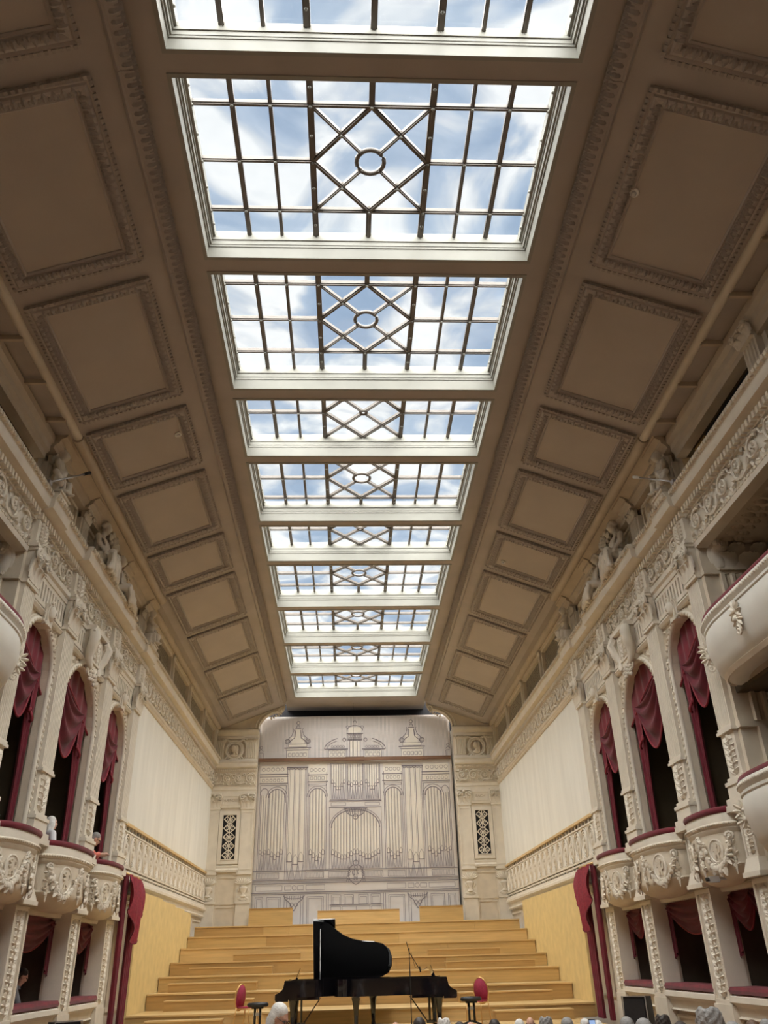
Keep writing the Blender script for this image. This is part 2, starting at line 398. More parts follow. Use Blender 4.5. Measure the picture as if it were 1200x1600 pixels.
for n, (y, L, k) in enumerate(SKY):
    cb = MB()
    def rect(off, w, z0, z1, offy):
        X = 2.6 - off; a = y + offy; b = y + L - offy
        cb.box(-X - w, -X, a - .06, b + .06, z0, z1); cb.box(X, X + w, a - .06, b + .06, z0, z1)
        cb.box(-X, X, a - .06, a, z0, z1); cb.box(-X, X, b, b + .06, z0, z1)
    rect(0, .06, ZF - .012, ZF + .22, 0); rect(.02, .08, ZF + .22, ZF + .27, .012); rect(.045, .1, ZF + .27, ZF + .36, .02)
    rect(.06, .12, ZF + .36, ZF + .42, .035); rect(.1, .16, ZF + .42, ZF + .56, .02)
    w = struct(cb.build('window_%d' % (n+1), 'curb_paint'), 'glazed skylight with a diamond and ring in its middle, number %d from the stage end' % (len(SKY) - n), 'skylight')
    for nm, me in skylight_parts(L, k): o = inst(nm, me, w, loc=(0, y, 0), stuff=(nm == 'bolt_heads'))

# ------------------------------------------------------------------ floors and the wall behind the camera
mb = MB()
mb.add([(-9.5, REAR, zfloor(REAR)), (9.5, REAR, zfloor(REAR)), (9.5, 24, zfloor(24)), (-9.5, 24, zfloor(24)),
        (-9.5, REAR, -4), (9.5, REAR, -4), (9.5, 24, -4), (-9.5, 24, -4)], [(0,1,2,3), (7,6,5,4), (0,4,5,1), (1,5,6,2), (2,6,7,3), (3,7,4,0)])
floor = struct(mb.build('floor', 'floor_wood'), 'dark raked wooden auditorium floor below the audience', 'floor')
mb = MB(); n = 44
for i in range(n):
    mb.box(-5.4 + 10.8*i/n + .004, -5.4 + 10.8*(i+1)/n - .004, 19.3, 24.2, STAGE - .05, STAGE)
mb.box(-5.4, 5.4, 19.36, 24.2, -2.5, STAGE - .05)
struct(mb.build('floor_stage', 'wood_light'), 'pale boarded stage floor in front of the choir steps', 'stage')
struct(MB().box(-9.5, 9.5, REAR - .5, REAR, -4, 10.6).build('wall_rear', 'stone_tan'), 'plain end wall of the auditorium behind the viewer', 'wall')
# loft behind the printed organ cloth
mb = MB(); mb.box(-6.6, 6.6, 36.6, 36.9, -2.5, 10.6); mb.box(-6.6, -4.6, 36.2, 36.6, -2.5, 10.6); mb.box(4.6, 6.6, 36.2, 36.6, -2.5, 10.6)
struct(mb.build('wall_back', 'dark'), 'black loft wall showing above the hanging organ cloth', 'wall')

# ------------------------------------------------------------------ side walls (local frame: x = along the hall, y = towards the middle, z up)
WALL = {}
BAYS = [(13.64, 15.38, .80), (16.02, 18.52, 1.18), (19.18, 21.22, .95)]   # clear bay between pilasters, arch radius
CROWN = 5.66
def arch_panel(mb, x0, x1, z0, z1, cx, r, zs, y0, y1, n=16):
    a, b = min(x0, x1), max(x0, x1)
    mb.box(a, cx - r, y0, y1, z0, z1); mb.box(cx + r, b, y0, y1, z0, z1)
    for i in range(n):
        p, q = pi - pi*i/n, pi - pi*(i+1)/n
        xa, za, xb, zb = cx + r*cos(p), zs + r*sin(p), cx + r*cos(q), zs + r*sin(q)
        mb.extr([(xa, za), (xb, zb), (xb, z1), (xa, z1)], y0, y1)
for s, nm in SIDES:
    mb = MB(); S = lambda Y: s * Y
    mb.box(S(21.85), S(36.6), -.6, -.06, -2.5, 7.4)                      # choir part
    mb.box(S(13.06), S(36.6), -.6, -.16, 7.0, 9.1)                       # attic
    for c, w in zip(PIL, PW): mb.box(S(c - w*.51), S(c + w*.51), -.36, -.05, -2.5, 7.3)
    for a, b, r in BAYS:
        arch_panel(mb, S(a - .02), S(b + .02), 1.36, 7.1, S((a+b)/2), r, CROWN - r, -.22, -.09)
        mb.box(S(a), S(b), -.3, -.09, .98, 1.36); mb.box(S(a), S(b), -.5, -.12, -2.5, -.62)
    o = mb.build('wall_' + nm, 'stone', None, loc=(s*6, 0, 0), rot=(0, 0, s*pi/2)); WALL[s] = o
    struct(o, 'ornate cream stone side wall on the %s of the hall' % nm, 'wall')
    # rooms behind the boxes and galleries
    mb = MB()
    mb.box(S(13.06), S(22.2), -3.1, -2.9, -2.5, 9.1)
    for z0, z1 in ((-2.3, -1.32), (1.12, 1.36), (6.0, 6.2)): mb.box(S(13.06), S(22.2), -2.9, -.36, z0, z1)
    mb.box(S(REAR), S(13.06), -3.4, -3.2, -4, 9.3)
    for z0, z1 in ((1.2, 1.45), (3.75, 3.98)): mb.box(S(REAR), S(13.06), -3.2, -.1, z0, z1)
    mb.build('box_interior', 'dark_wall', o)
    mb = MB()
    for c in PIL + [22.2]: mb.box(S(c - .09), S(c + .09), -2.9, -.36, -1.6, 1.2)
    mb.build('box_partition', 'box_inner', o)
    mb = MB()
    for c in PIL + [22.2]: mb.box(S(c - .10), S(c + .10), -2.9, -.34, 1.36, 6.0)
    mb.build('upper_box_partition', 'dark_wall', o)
# ------------------------------------------------------------------ ornament library (x along the wall, y out of it, z up)
def fluted(w, z0, z1, d, n, back=-.05):
    pts = [(-w/2, back), (-w/2, d)]; g = w / (n + .5); r = g * .36
    for i in range(n):
        cx = -w/2 + g * (i + .75)
        for k in range(5): a = pi * k / 4; pts.append((cx - r*cos(a), d - r*1.1*sin(a)))
    pts += [(w/2, d), (w/2, back)]
    return MB().extz(pts, z0, z1)
def capital(w, h, d):
    m = MB(); m.taper(-w*.56, w*.56, -.05, d*1.5, h*.9, h, -.0, 0); m.box(-w*.5, w*.5, -.05, d*.8, 0, h*.92)
    for x in (-.36, 0, .36): m.curl_leaf(x*w, d*.8, 0, h*.48, w*.36, d*1.2)
    for x in (-.5, -.18, .18, .5): m.curl_leaf(x*w, d*.75, h*.2, h*.55, w*.3, d*1.5)
    for k in (-1, 1):
        m.spiral(k*w*.44, h*.72, h*.2, 1.6, pi/2, -k, w*.065, d*1.7, 16, .1, 5); m.ball((k*w*.44, d*1.8, h*.72), w*.07, 6, 4)
        m.curl_leaf(k*w*.48, d*.9, h*.05, h*.6, w*.22, d*1.7, k*.12)
    m.ball((0, d*1.5, h*.86), (w*.12, d*.5, h*.1), 8, 5)
    return m
def scroll(w, h, flip=1, seed=0):                 # one volute of a running acanthus scroll
    m = MB(); rd = random.Random(seed); r = min(w, h) * .40; f = flip
    m.spiral(0, 0, r, 1.55, -f*pi*.75, f, h*.055, .035, 22, .16, 5, .03)
    m.tube([(-w*.5, .03, -f*h*.12), (-w*.42, .035, -f*h*.34), (-w*.2, .04, -f*h*.42), (0, .035, -f*h*.40)], [h*.03, h*.05, h*.05, h*.03], 5)
    for k in range(5): a = 2*pi*k/5; m.leaf(.3*r*cos(a)*.3, .3*r*sin(a)*.3, a, r*.42, r*.3, .05, .03)
    m.ball((0, .07, 0), r*.13, 6, 4)
    for k in range(7):
        a = -f*pi*.7 + f*k*pi*.24; x, z = r*cos(a), r*sin(a)
        m.leaf(x, z, a + f*.7, h*(.15 + .06*rd.random()), h*.11, .025, .04, f*.25)
    m.leaf(w*.30, f*h*.30, f*.5, h*.26, h*.13, .02, .045, -f*.3); m.leaf(-w*.36, f*h*.28, f*1.9, h*.22, h*.12, .02, .04)
    m.leaf(w*.34, -f*h*.34, -f*.3, h*.22, h*.12, .02, .04)
    return m
def arabesque(w, h, seed=1, dens=1.0):            # symmetrical candelabra relief with vases, leaves and ribbons
    dens *= 1.25; m = MB(); rd = random.Random(seed); m.tube([(0, .012, 0), (0, .015, h)], w*.035, 5); z = h*.03; i = 0; st = w * .42 / dens
    while z < h - st:
        t = i % 5; q = w * (.34 + .1 * rd.random())
        if t == 0:
            m.lathe([(w*.04, z), (w*.2, z+st*.2), (w*.24, z+st*.5), (w*.10, z+st*.8), (w*.18, z+st*.95)], 8, (0, 0), 0, 2*pi, 1, .35)
        elif t == 2:
            for k in (-1, 1): m.spiral(k*w*.2, z + st*.5, w*.15, 1.2, pi/2, k, w*.035, .012, 10, .2, 4)
        elif t == 3: m.ball((0, .015, z + st*.5), (w*.13, .03, st*.42), 8, 5)
        for k in (-1, 1):
            m.leaf(k*w*.05, z, pi/2 - k*.85, q, w*.22, .004, .05, k*.2); m.leaf(k*w*.03, z + st*.4, pi/2 - k*1.35, q*.9, w*.18, .004, .045); m.leaf(k*w*.22, z + st*.6, pi/2 - k*.2, st*.8, w*.13, .004, .04, k*.3)
            if t in (1, 4): m.leaf(k*w*.06, z + st*.8, pi/2 - k*.3, q*.8, w*.16, .006, .03, -k*.2)
        z += st; i += 1
    m.leaf(0, h - st, pi/2, st, w*.22, .01, .03)
    return m
def foliage(pts, L, seed):                        # carved leaves filling a field: pts = (x, z, angle)
    m = MB(); rd = random.Random(seed)
    for x, z, a in pts:
        m.leaf(x, z, a, L*(.8 + .5*rd.random()), L*.55, .0, .05, rd.uniform(-.3, .3))
        if rd.random() < .4: m.spiral(x + L*.3*cos(a+1), z + L*.3*sin(a+1), L*.24, 1.3, a, rd.choice((-1, 1)), L*.07, .025, 10, .2, 4)
    return m
def garland(x0, x1, z0, sag, r, y=.03, seed=0, n=15):
    m = MB(); rd = random.Random(seed)
    for i in range(n):
        t = (i + .5) / n; x = x0 + (x1-x0)*t; z = z0 - sag*(1 - (2*t-1)**2); k = r * (.75 + .6*sin(pi*t))
        m.ball((x + rd.uniform(-.3, .3)*k, y + k*.25, z + rd.uniform(-.3, .3)*k), k*.62, 6, 4)
        a = rd.uniform(0, 2*pi); m.leaf(x, z, a, k*1.7, k*.9, y, k*.7); m.leaf(x, z, a + 2.6, k*1.6, k*.8, y, k*.6)
    return m
LIB = {}
def lib(key, fn, mat_='stone_pale', smooth=radians(40)):
    if key not in LIB: LIB[key] = fn().mesh(key.split('/')[0], mat_, smooth)
    return LIB[key]
CORN = [(-.16, 7.12), (.03, 7.12), (.03, 7.16), (.05, 7.30), (.19, 7.36), (.21, 7.42), (.21, 7.55), (.25, 7.60), (.25, 7.66), (-.16, 7.66)]
def cornice(off): return [(y + (off if y > .1 else 0), z) for y, z in CORN]
def rowbox(x0, x1, step, w, y0, y1, z0, z1):
    m = MB(); n = max(1, int(abs(x1 - x0) / step))
    for i in range(n):
        x = x0 + (x1 - x0) * (i + .5) / n; m.box(x - w/2, x + w/2, y0, y1, z0, z1)
    return m

for s, nm in SIDES:
    W = WALL[s]; S = lambda Y: s * Y
    def run(name, prof, Y0, Y1, mt='stone', parent=W, **kw): return MB().runx(prof, min(S(Y0), S(Y1)), max(S(Y0), S(Y1))).build(name, mt, parent, radians(25), **kw)
    # ---------------------------------------------------------- choir part: panel, frieze, cornice, grille band
    n = 9
    MB().box(S(22.0), S(35.25), -.07, -.01, 3.22, 6.40).build('wall_panel', 'panel_cream', W)
    run('panel_moulding', [(-.06, 6.38), (.02, 6.38), (.05, 6.42), (.03, 6.46), (.06, 6.50), (.06, 6.56), (-.06, 6.60)], 21.85, 35.3)
    fz = MB().box(S(21.85), S(35.3), -.06, .0, 6.58, 7.13).build('frieze', 'stone', W); N = 27
    for i in range(N):
        inst('scroll_ornament', lib('scroll_ornament/a%d' % (i % 2), lambda: scroll(.49, .5, 1 if i % 2 else -1, i)), fz, loc=(S(21.95 + (i + .5) * 13.3 / N), 0, 6.86), scale=(s, 1, 1))
    co = run('cornice', cornice(.02), 21.95, 35.3, 'stone_pale')
    rowbox(S(22), S(35.3), .13, .07, .03, .12, 7.15, 7.27).build('dentil_row', 'stone', co, stuff=True)
    rowbox(S(22), S(35.3), .10, .055, .22, .29, 7.565, 7.64).build('bead_row', 'stone', co, stuff=True)
    # grille band under the panel
    MB().box(S(21.9), S(35.3), -.06, -.03, 2.05, 3.22).build('grille_back', 'shade_grey', W)
    rl = MB().box(S(21.9), S(35.3), -.05, .05, 3.17, 3.24).build('grille_rail', 'wood_light', W)
    m = MB(); m.box(S(21.9), S(35.3), -.03, .03, 3.02, 3.06); m.box(S(21.9), S(35.3), -.03, .03, 2.12, 2.16); m.box(S(21.9), S(35.3), -.03, .04, 2.20, 2.24)
    rowbox(S(21.9), S(35.3), .37, .03, -.03, .02, 3.06, 3.17).build('grille_stay', 'stone', rl, stuff=True)
    m.join(rowbox(S(21.9), S(35.3), .37, .03, -.03, .02, 2.05, 2.2)); m.build('grille_rail', 'stone_pale', W)
    def oval():
        m = MB(); L = lambda a, b, r, y: m.tube([(a*cos(2*pi*k/28), y, b*sin(2*pi*k/28)) for k in range(28)], r, 6, 1, True)
        for k in range(32):                                              # pierced spandrel plate round the oval
            A0, A1 = 2*pi*k/32, 2*pi*(k+1)/32; q = []
            for A in (A0, A1):
                c, d = cos(A), sin(A); t = min(.368/max(abs(c), 1e-6), .42/max(abs(d), 1e-6)); q.append(((.345*c, .40*d), (t*c, t*d)))
            m.extr([q[0][0], q[0][1], q[1][1], q[1][0]], -.03, .004)
        L(.305, .365, .024, .008); L(.235, .30, .018, .004); m.extr([(.20*cos(2*pi*k/24), .265*sin(2*pi*k/24)) for k in range(24)], -.03, -.004)
        L(.15, .22, .014, .004); m.leaf(0, -.19, pi/2, .38, .13, 0, .05)
        for k in (-1, 1):
            m.leaf(0, -.14, pi/2 - k*.7, .17, .08, 0, .04); m.leaf(0, .02, pi/2 - k*.7, .16, .08, 0, .04)
            m.spiral(k*.30, -.35, .05, 1.2, pi/2, k, .016, .01, 10, .2, 4); m.leaf(k*.36, -.40, pi/2, .18, .07, .0, .03); m.leaf(k*.36, .40, -pi/2, .18, .07, .0, .03)
        return m
    for i in range(18): inst('oval_grille', lib('oval_grille/a', oval), W, loc=(S(22.02 + (i + .5) * 13.22 / 18), 0, 2.62))
    run('ledge', [(-.06, 2.06), (.06, 2.06), (.07, 1.98), (.12, 1.95), (.12, 1.88), (.05, 1.83), (.03, 1.70), (.06, 1.66), (.04, 1.62), (-.06, 1.6)], 21.85, 35.3, 'stone_pale')
    for i in range(6):
        a = 22.3 + i*2.15; MB().frame(min(S(a), S(a+1.95)), max(S(a), S(a+1.95)), -.9, 1.5, .06, -.06, -.02).build('dado_frame', 'stone', W)
    # clerestory grilles above the cornice
    for i in range(4):
        a = 22.35 + i * 3.2; b = a + 3.0; x0, x1 = min(S(a), S(b)), max(S(a), S(b))
        g = MB().frame(x0, x1, 7.70, 8.80, .09, -.16, .0).build('grille_frame', 'stone', W)
        MB().box(x0 + .08, x1 - .08, -.155, -.13, 7.78, 8.72).build('grille_back', 'shade_grey', g)
        lt = MB(); st = .17; nx = int((x1 - x0) / st)
        for k in range(-6, nx + 1):
            for d in (-1, 1):
                xa = x0 + k*st + (0 if d > 0 else .94); xb = xa + d*.94; za, zb = 7.78, 8.72
                def clip(xa, za, xb, zb):
                    lo, hi = 0.0, 1.0
                    for bound, sg in ((x0 + .08, 1), (x1 - .08, -1)):
                        fa, fb = (xa - bound)*sg, (xb - bound)*sg
                        if fa < 0 and fb < 0: return None
                        if fa < 0: lo = max(lo, fa / (fa - fb))
                        elif fb < 0: hi = min(hi, fa / (fa - fb))
                    return None if lo >= hi else (xa + (xb-xa)*lo, za + (zb-za)*lo, xa + (xb-xa)*hi, za + (zb-za)*hi)
                c = clip(xa, za, xb, zb)
                if c: lt.tube([(c[0], -.11, c[1]), (c[2], -.11, c[3])], .014, 4)
        lt.build('lattice', 'lattice', g, stuff=True)
        pp = fluted(.17, 7.66, 8.62, .07, 3, -.16).build('attic_pilaster', 'stone_pale', W, loc=(S(b + .1), 0, 0))
        inst('capital', lib('capital/small', lambda: capital(.19, .2, .05)), pp, loc=(0, .02, 8.62))
    run('attic_beam', [(-.16, 8.80), (.04, 8.80), (.05, 8.88), (.0, 8.94), (-.16, 8.98)], 22.0, 35.3)
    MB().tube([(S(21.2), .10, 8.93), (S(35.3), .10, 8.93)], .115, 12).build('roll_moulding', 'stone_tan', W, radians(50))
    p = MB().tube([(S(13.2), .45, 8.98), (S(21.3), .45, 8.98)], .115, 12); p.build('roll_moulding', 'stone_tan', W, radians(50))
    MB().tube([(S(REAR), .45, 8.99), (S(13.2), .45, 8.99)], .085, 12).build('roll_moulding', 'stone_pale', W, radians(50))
    # ---------------------------------------------------------- pilasters of the stage boxes
    for i, (c, w) in enumerate(zip(PIL, PW)):
        m = MB()
        for z0, z1, e, d in ((1.96, 2.06, .22, .20), (2.06, 2.16, .17, .16), (2.16, 2.36, .10, .11), (2.36, 2.42, .14, .13), (2.42, 2.48, .06, .09),
                             (2.48, 3.18, 0, .05), (3.18, 3.23, .09, .10), (3.23, 3.28, .05, .08), (5.90, 5.96, .06, .10), (6.58, 6.64, .12, .17), (6.64, 6.70, .06, .12), (6.70, 7.13, .02, .09)):
            m.box(-w/2 - e/2, w/2 + e/2, -.08, d, z0, z1)
        m.join(fluted(w, 3.28, 5.90, .06, 7))
        # console panel between the balconies and the flared corbel under it
        m.box(-w*.42, w*.42, -.2, .06, 1.18, 1.96); m.frame(-w*.42, w*.42, 1.25, 1.92, .05, .06, .085)
        m.taper(-w*.60, w*.60, -.2, .17, .99, 1.06, 0, 0); m.taper(-w*.58, w*.58, -.2, .15, 1.06, 1.26, w*.15, .05)
        # carved lower pilaster
        lw = w + .08; m.box(-lw/2, lw/2, -.3, .02, -2.5, .99); m.frame(-lw/2, lw/2, -.78, .97, .07, .02, .055); m.box(-lw/2 - .03, lw/2 + .03, -.3, .07, -2.5, -.78)
        m.join(rowbox(0, 1.7, .05, .026, -.008, .03, .028, .065), Matrix(((0, 0, 1, -lw/2 + .012), (0, 1, 0, .03), (1, 0, 0, -.75), (0, 0, 0, 1))))
        p = m.build('pilaster', 'stone_pale', W, radians(30), loc=(S(c), 0, 0))
        inst('capital', lib('capital/%d' % round(w*100), lambda: capital(w, .62, .10)), p, loc=(0, .03, 5.96))
        inst('drum_relief', lib('drum_relief/%d' % round(w*100), lambda: arabesque(w*.95, .66, 3, 1.7)), p, loc=(0, .05, 2.50))
        inst('frieze_relief', lib('frieze_relief/%d' % round(w*100), lambda: arabesque(w*.8, .40, 5, 1.9)), p, loc=(0, .09, 6.71))
        inst('console_relief', lib('console_relief/%d' % round(w*100), lambda: arabesque(w*.55, .58, 7, 1.6)), p, loc=(0, .06, 1.30))
        inst('arabesque_relief', lib('arabesque_relief/%d' % round(w*100), lambda: arabesque(w*.72, 1.62, 11, 1.3)), p, loc=(0, .02, -.72))
    # ---------------------------------------------------------- arches
    for bi, (a, b, r) in enumerate(BAYS):
        cx = S((a + b) / 2); zs = CROWN - r; hw = (b - a) / 2
        path = [(cx - r - .05, -.07, 2.2)] + [(cx + (r + .05)*cos(pi - pi*k/24), -.07, zs + (r + .05)*sin(pi*k/24)) for k in range(25)] + [(cx + r + .05, -.07, 2.2)]
        ar = MB().tube(path, .06, 8).build('archivolt', 'stone_pale', W, radians(50))
        MB().tube([(x + (-.07 if x < cx else .07) * (1 if z < zs + .01 else abs(cos(math.atan2(z - zs, abs(x - cx))))), -.085, z + (.07*sin(math.atan2(z - zs, abs(x - cx))) if z > zs else 0)) for x, y, z in path], .03, 6).build('bead_moulding', 'stone', ar, radians(50))
        eg = MB()
        for k in range(int((zs - 2.3) / .11)):
            for q in (-1, 1): eg.ball((cx + q*(r + .05), -.015, 2.35 + k*.11), (.03, .025, .045), 6, 4)
        for k in range(int(pi * r / .11)): g = pi * (k + .5) / int(pi * r / .11); eg.ball((cx + (r+.05)*cos(g), -.015, zs + (r+.05)*sin(g)), .034, 6, 4)
        eg.build('egg_row', 'stone', ar, True, stuff=True)
        # spandrel carving
        pts = []; rd = random.Random(bi)
        for k in range(130):
            x = rd.uniform(-hw + .05, hw - .05); z = rd.uniform(zs - .1, 5.72); q = sqrt(x*x + max(0, z - zs)**2)
            if q > r + .16 and z > zs - .05: pts.append((x, z, rd.uniform(0, 2*pi)))
        foliage(pts, .15, bi).build('spandrel_relief', 'stone', W, radians(40), loc=(cx, -.09, 0))
        # string, short flutes, architrave, frieze of the bay
        bx0, bx1 = cx - hw, cx + hw
        MB().runx([(-.1, 5.78), (-.02, 5.78), (.02, 5.83), (-.03, 5.90), (-.1, 5.92)], bx0, bx1).build('string_course', 'stone_pale', W, radians(25))
        nf = int(2 * hw / .145); fl = MB(); fl.box(bx0, bx1, -.1, -.02, 5.92, 6.0); fl.box(bx0, bx1, -.1, -.02, 6.34, 6.42)
        fl.join(rowbox(bx0, bx1, 2*hw/nf, .080, -.1, -.02, 6.0, 6.34)); fl.build('fluted_band', 'stone_pale', W)
        MB().runx([(-.2, 6.42), (.0, 6.42), (.01, 6.50), (.05, 6.54), (.05, 6.64), (-.2, 6.68)], bx0, bx1).build('architrave', 'stone_pale', W, radians(25))
        f2 = MB().box(bx0, bx1, -.2, -.02, 6.66, 7.13).build('frieze', 'stone', W); nu = max(3, round(2*hw / .46))
        for k in range(nu):
            inst('scroll_ornament', lib('scroll_ornament/a%d' % (k % 2), lambda: scroll(.49, .5, 1 if k % 2 else -1, k)), f2, loc=(bx0 + (k + .5) * 2*hw / nu, -.02, 6.90), scale=(.92, 1, .86))
        # keystone: a mask on the narrow arches, a big console with a cartouche on the wide one
        ks = MB()
        if bi != 1:
            ks.taper(-.13, .13, -.2, .06, 5.62, 6.02, -.03, 0); ks.ball((0, .07, 5.86), (.12, .09, .15), 10, 7); ks.spiral(0, 6.03, .07, 1.3, 0, 1, .03, .08, 12)
            for q in (-1, 1): ks.curl_leaf(q*.1, .02, 5.66, .34, .1, .1, q*.2); ks.spiral(q*.13, 5.66, .06, 1.2, pi/2, q, .022, .04, 10)
            ks.ball((0, .15, 5.85), (.025, .04, .04), 6, 4); ks.ball((0, .13, 5.78), (.05, .03, .02), 6, 4)
        else:
            ks.taper(-.36, .36, -.2, .12, 5.68, 6.42, -.1, 0); ks.box(-.52, .52, -.2, .22, 6.42, 6.52)
            ks.frame(-.30, .30, 5.78, 6.34, .05, .12, .15); ks.join(arabesque(.5, .5, 9, 1.5), Matrix.Translation((0, .13, 5.8)))
            for q in (-1, 1):
                ks.tube([(q*.44, .16, 6.40), (q*.50, .22, 6.25), (q*.46, .16, 6.0), (q*.38, .10, 5.82), (q*.34, .14, 5.68), (q*.28, .16, 5.60)], [.10, .12, .11, .08, .07, .03], 8)
                ks.spiral(q*.26, 5.58, .12, 1.5, pi/2, q, .04, .1, 14); ks.curl_leaf(q*.42, .12, 5.85, .45, .16, .14, q*.1); ks.spiral(q*.46, 6.36, .1, 1.3, 0, q, .035, .2, 12)
            for q in range(9): ks.ball((.2*sin(q*2.1), .12, 5.62 - .028*q), .05, 6, 4)
        ks.build('keystone', 'stone_pale', W, radians(45), loc=(cx, 0, 0))
        # lower box: lintel, sill, parapet
        lx0, lx1 = S(a - .02), S(b + .02); lx0, lx1 = min(lx0, lx1), max(lx0, lx1)
        MB().runx([(-.5, .90), (-.16, .90), (-.14, .96), (-.16, 1.02), (-.5, 1.02)], lx0, lx1).build('lintel', 'stone_pale', W, radians(25))
        MB().runx([(-.5, -.62), (-.02, -.62), (.06, -.66), (.07, -.74), (.0, -.80), (-.04, -.94), (.0, -.97), (-.12, -1.0), (-.5, -1.0)], lx0, lx1).build('box_sill', 'stone_pale', W, radians(25))
        pn = MB().frame(lx0 + .1, lx1 - .1, -2.3, -1.05, .05, -.12, -.08).build('parapet_frame', 'stone_pale', W)
        MB().extr([(cx - .22, -1.7), (cx, -1.15), (cx + .22, -1.7), (cx, -2.2)], -.12, -.05).build('lozenge', 'stone', pn)
    # ---------------------------------------------------------- entablature above the boxes, with the breaks over the pilasters
    for (a, b, off) in ((13.06, 13.95, .10), (13.95, 15.25, .03), (15.25, 19.3, .14), (19.3, 20.9, .03), (20.9, 22.0, .10)):
        c2 = run('cornice', cornice(off), a, b, 'stone_pale')
        rowbox(S(a), S(b), .12, .065, .03, .13, 7.15, 7.27).build('dentil_row', 'stone', c2, stuff=True)
        rowbox(S(a), S(b), .10, .055, .20 + off, .27 + off, 7.565, 7.64).build('bead_row', 'stone', c2, stuff=True)
    # attic over the boxes
    run('attic_plinth', [(-.16, 7.66), (.06, 7.66), (.06, 7.78), (.03, 7.82), (-.16, 7.82)], 13.06, 22.0)
    for c in (13.50, 15.70, 18.85, 21.30):
        pp = MB().box(-.24, .24, -.16, -.04, 7.8, 8.48); pp.join(fluted(.36, 7.86, 8.44, .0, 5, -.1)); pp = pp.build('attic_pilaster', 'stone_pale', W, loc=(S(c), 0, 0))
        inst('capital', lib('capital/attic', lambda: capital(.36, .24, .07)), pp, loc=(0, -.04, 8.46))
    for a, b in ((13.85, 15.35), (16.05, 18.5), (19.2, 21.0)):
        fr = MB().frame(min(S(a), S(b)), max(S(a), S(b)), 7.86, 8.62, .07, -.16, -.11).build('attic_panel', 'stone', W)
        rd = random.Random(int(a)); foliage([(S(rd.uniform(a + .2, b - .2)), rd.uniform(7.95, 8.5), rd.uniform(0, 6.3)) for k in range(26)], .17, 4).build('attic_relief', 'stone', fr, radians(40), loc=(0, -.16, 0))
    for a, b, e in ((13.06, 13.8, .08), (13.8, 15.4, 0), (15.4, 16.0, .08), (16.0, 18.55, 0), (18.55, 19.15, .08), (19.15, 21.0, 0), (21.0, 21.7, .08)):
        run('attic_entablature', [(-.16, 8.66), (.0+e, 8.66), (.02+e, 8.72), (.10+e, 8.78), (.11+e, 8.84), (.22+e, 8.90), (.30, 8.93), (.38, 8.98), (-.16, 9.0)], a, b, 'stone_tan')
    # ---------------------------------------------------------- pier return facing the audience
    m = MB(); m.box(S(13.0), S(13.45), -2.4, -.02, -2.5, 7.0)
    for z0, z1, e in ((1.9, 2.4, .12), (2.4, 2.5, .08), (3.18, 3.28, .07), (5.9, 5.97, .06)): m.box(S(13.0 - e), S(13.1), -1.9, .0, z0, z1)
    pr = m.build('pier', 'stone', W)
    q = fluted(1.15, 3.28, 5.90, .10, 6).build('pier_pilaster', 'stone', W, loc=(S(13.0), -.86, 0), rot=(0, 0, s*pi/2))
    inst('capital', lib('capital/pier', lambda: capital(1.15, .62, .14)), q, loc=(0, .02, 5.96))
    inst('drum_relief', lib('drum_relief/pier', lambda: arabesque(1.0, .66, 13, 2.2)), q, loc=(0, .1, 2.5))
    MB().box(-.57, .57, -.05, .1, 2.5, 3.18).build('pier_drum', 'stone', q)
    # ---------------------------------------------------------- upper gallery front (third tier) towards the viewer
    G0, G1 = REAR, 13.0
    m = MB(); m.box(S(G0), S(G1), -1.5, -.02, 6.46, 6.56); m.box(S(G0), S(G1), -3.2, -1.5, 6.36, 6.46); m.box(S(G0), S(G1), -.25, -.03, 6.5, 7.66)
    m.box(S(G0), S(G1), -1.5, -1.42, 6.30, 6.5); m.build('gallery_soffit', 'stone_tan', W)
    run('gallery_band', [(-.2, 6.44), (.02, 6.44), (.04, 6.52), (.02, 6.56), (.0, 6.62), (-.2, 6.62)], G0, G1, 'stone_pale')
    f3 = MB().box(S(G0), S(G1), -.2, -.02, 6.6, 7.13).build('gallery_frieze', 'stone_pale', W); nu = 34
    for k in range(nu):
        inst('scroll_ornament', lib('scroll_ornament/g%d' % (k % 2), lambda: scroll(.58, .54, 1 if k % 2 else -1, k + 3)), f3, loc=(S(G1 - (k + .5) * .588), -.02, 6.88), scale=(s, 1, 1))
    c3 = run('gallery_cornice', cornice(.02), G0, 13.06, 'stone_pale')
    rowbox(S(G0), S(G1), .12, .065, .03, .13, 7.15, 7.27).build('dentil_row', 'stone', c3, stuff=True)
    rowbox(S(G0), S(G1), .10, .055, .22, .29, 7.565, 7.64).build('bead_row', 'stone', c3, stuff=True)
    rowbox(S(G0), S(G1), .12, .07, .02, .05, 6.53, 6.58).build('leaf_row', 'stone', c3, stuff=True)
    lr = MB(); q = 90
    for k in range(q): lr.leaf(S(G0 + (G1-G0)*(k+.5)/q), 0, pi/2, .24, .18, 0, .05); lr.leaf(S(G0 + (G1-G0)*(k+.5)/q), 0, -pi/2, .2, .16, 0, .05)
    lr.build('soffit_leaf_row', 'stone_tan', W, mw=Matrix(((1, 0, 0, 0), (0, 0, 1, -.55), (0, -1, 0, 6.46), (0, 0, 0, 1))), stuff=True)
    for Y in (9.7, 6.3, 2.9, -.5, -3.9):
        pp = MB().box(-.32, .32, -.29, -.12, 7.66, 8.5); pp.join(fluted(.42, 7.66, 8.42, .0, 4, -.2)); pp = pp.build('gallery_pilaster', 'stone_pale', W, loc=(S(Y), 0, 0))
        inst('capital', lib('capital/gal', lambda: capital(.42, .3, .08)), pp, loc=(0, 0, 8.42))
    MB().box(S(12.3), S(12.75), -1.6, -.3, 7.66, 8.5).build('gilded_jamb', 'gold_plate', W)
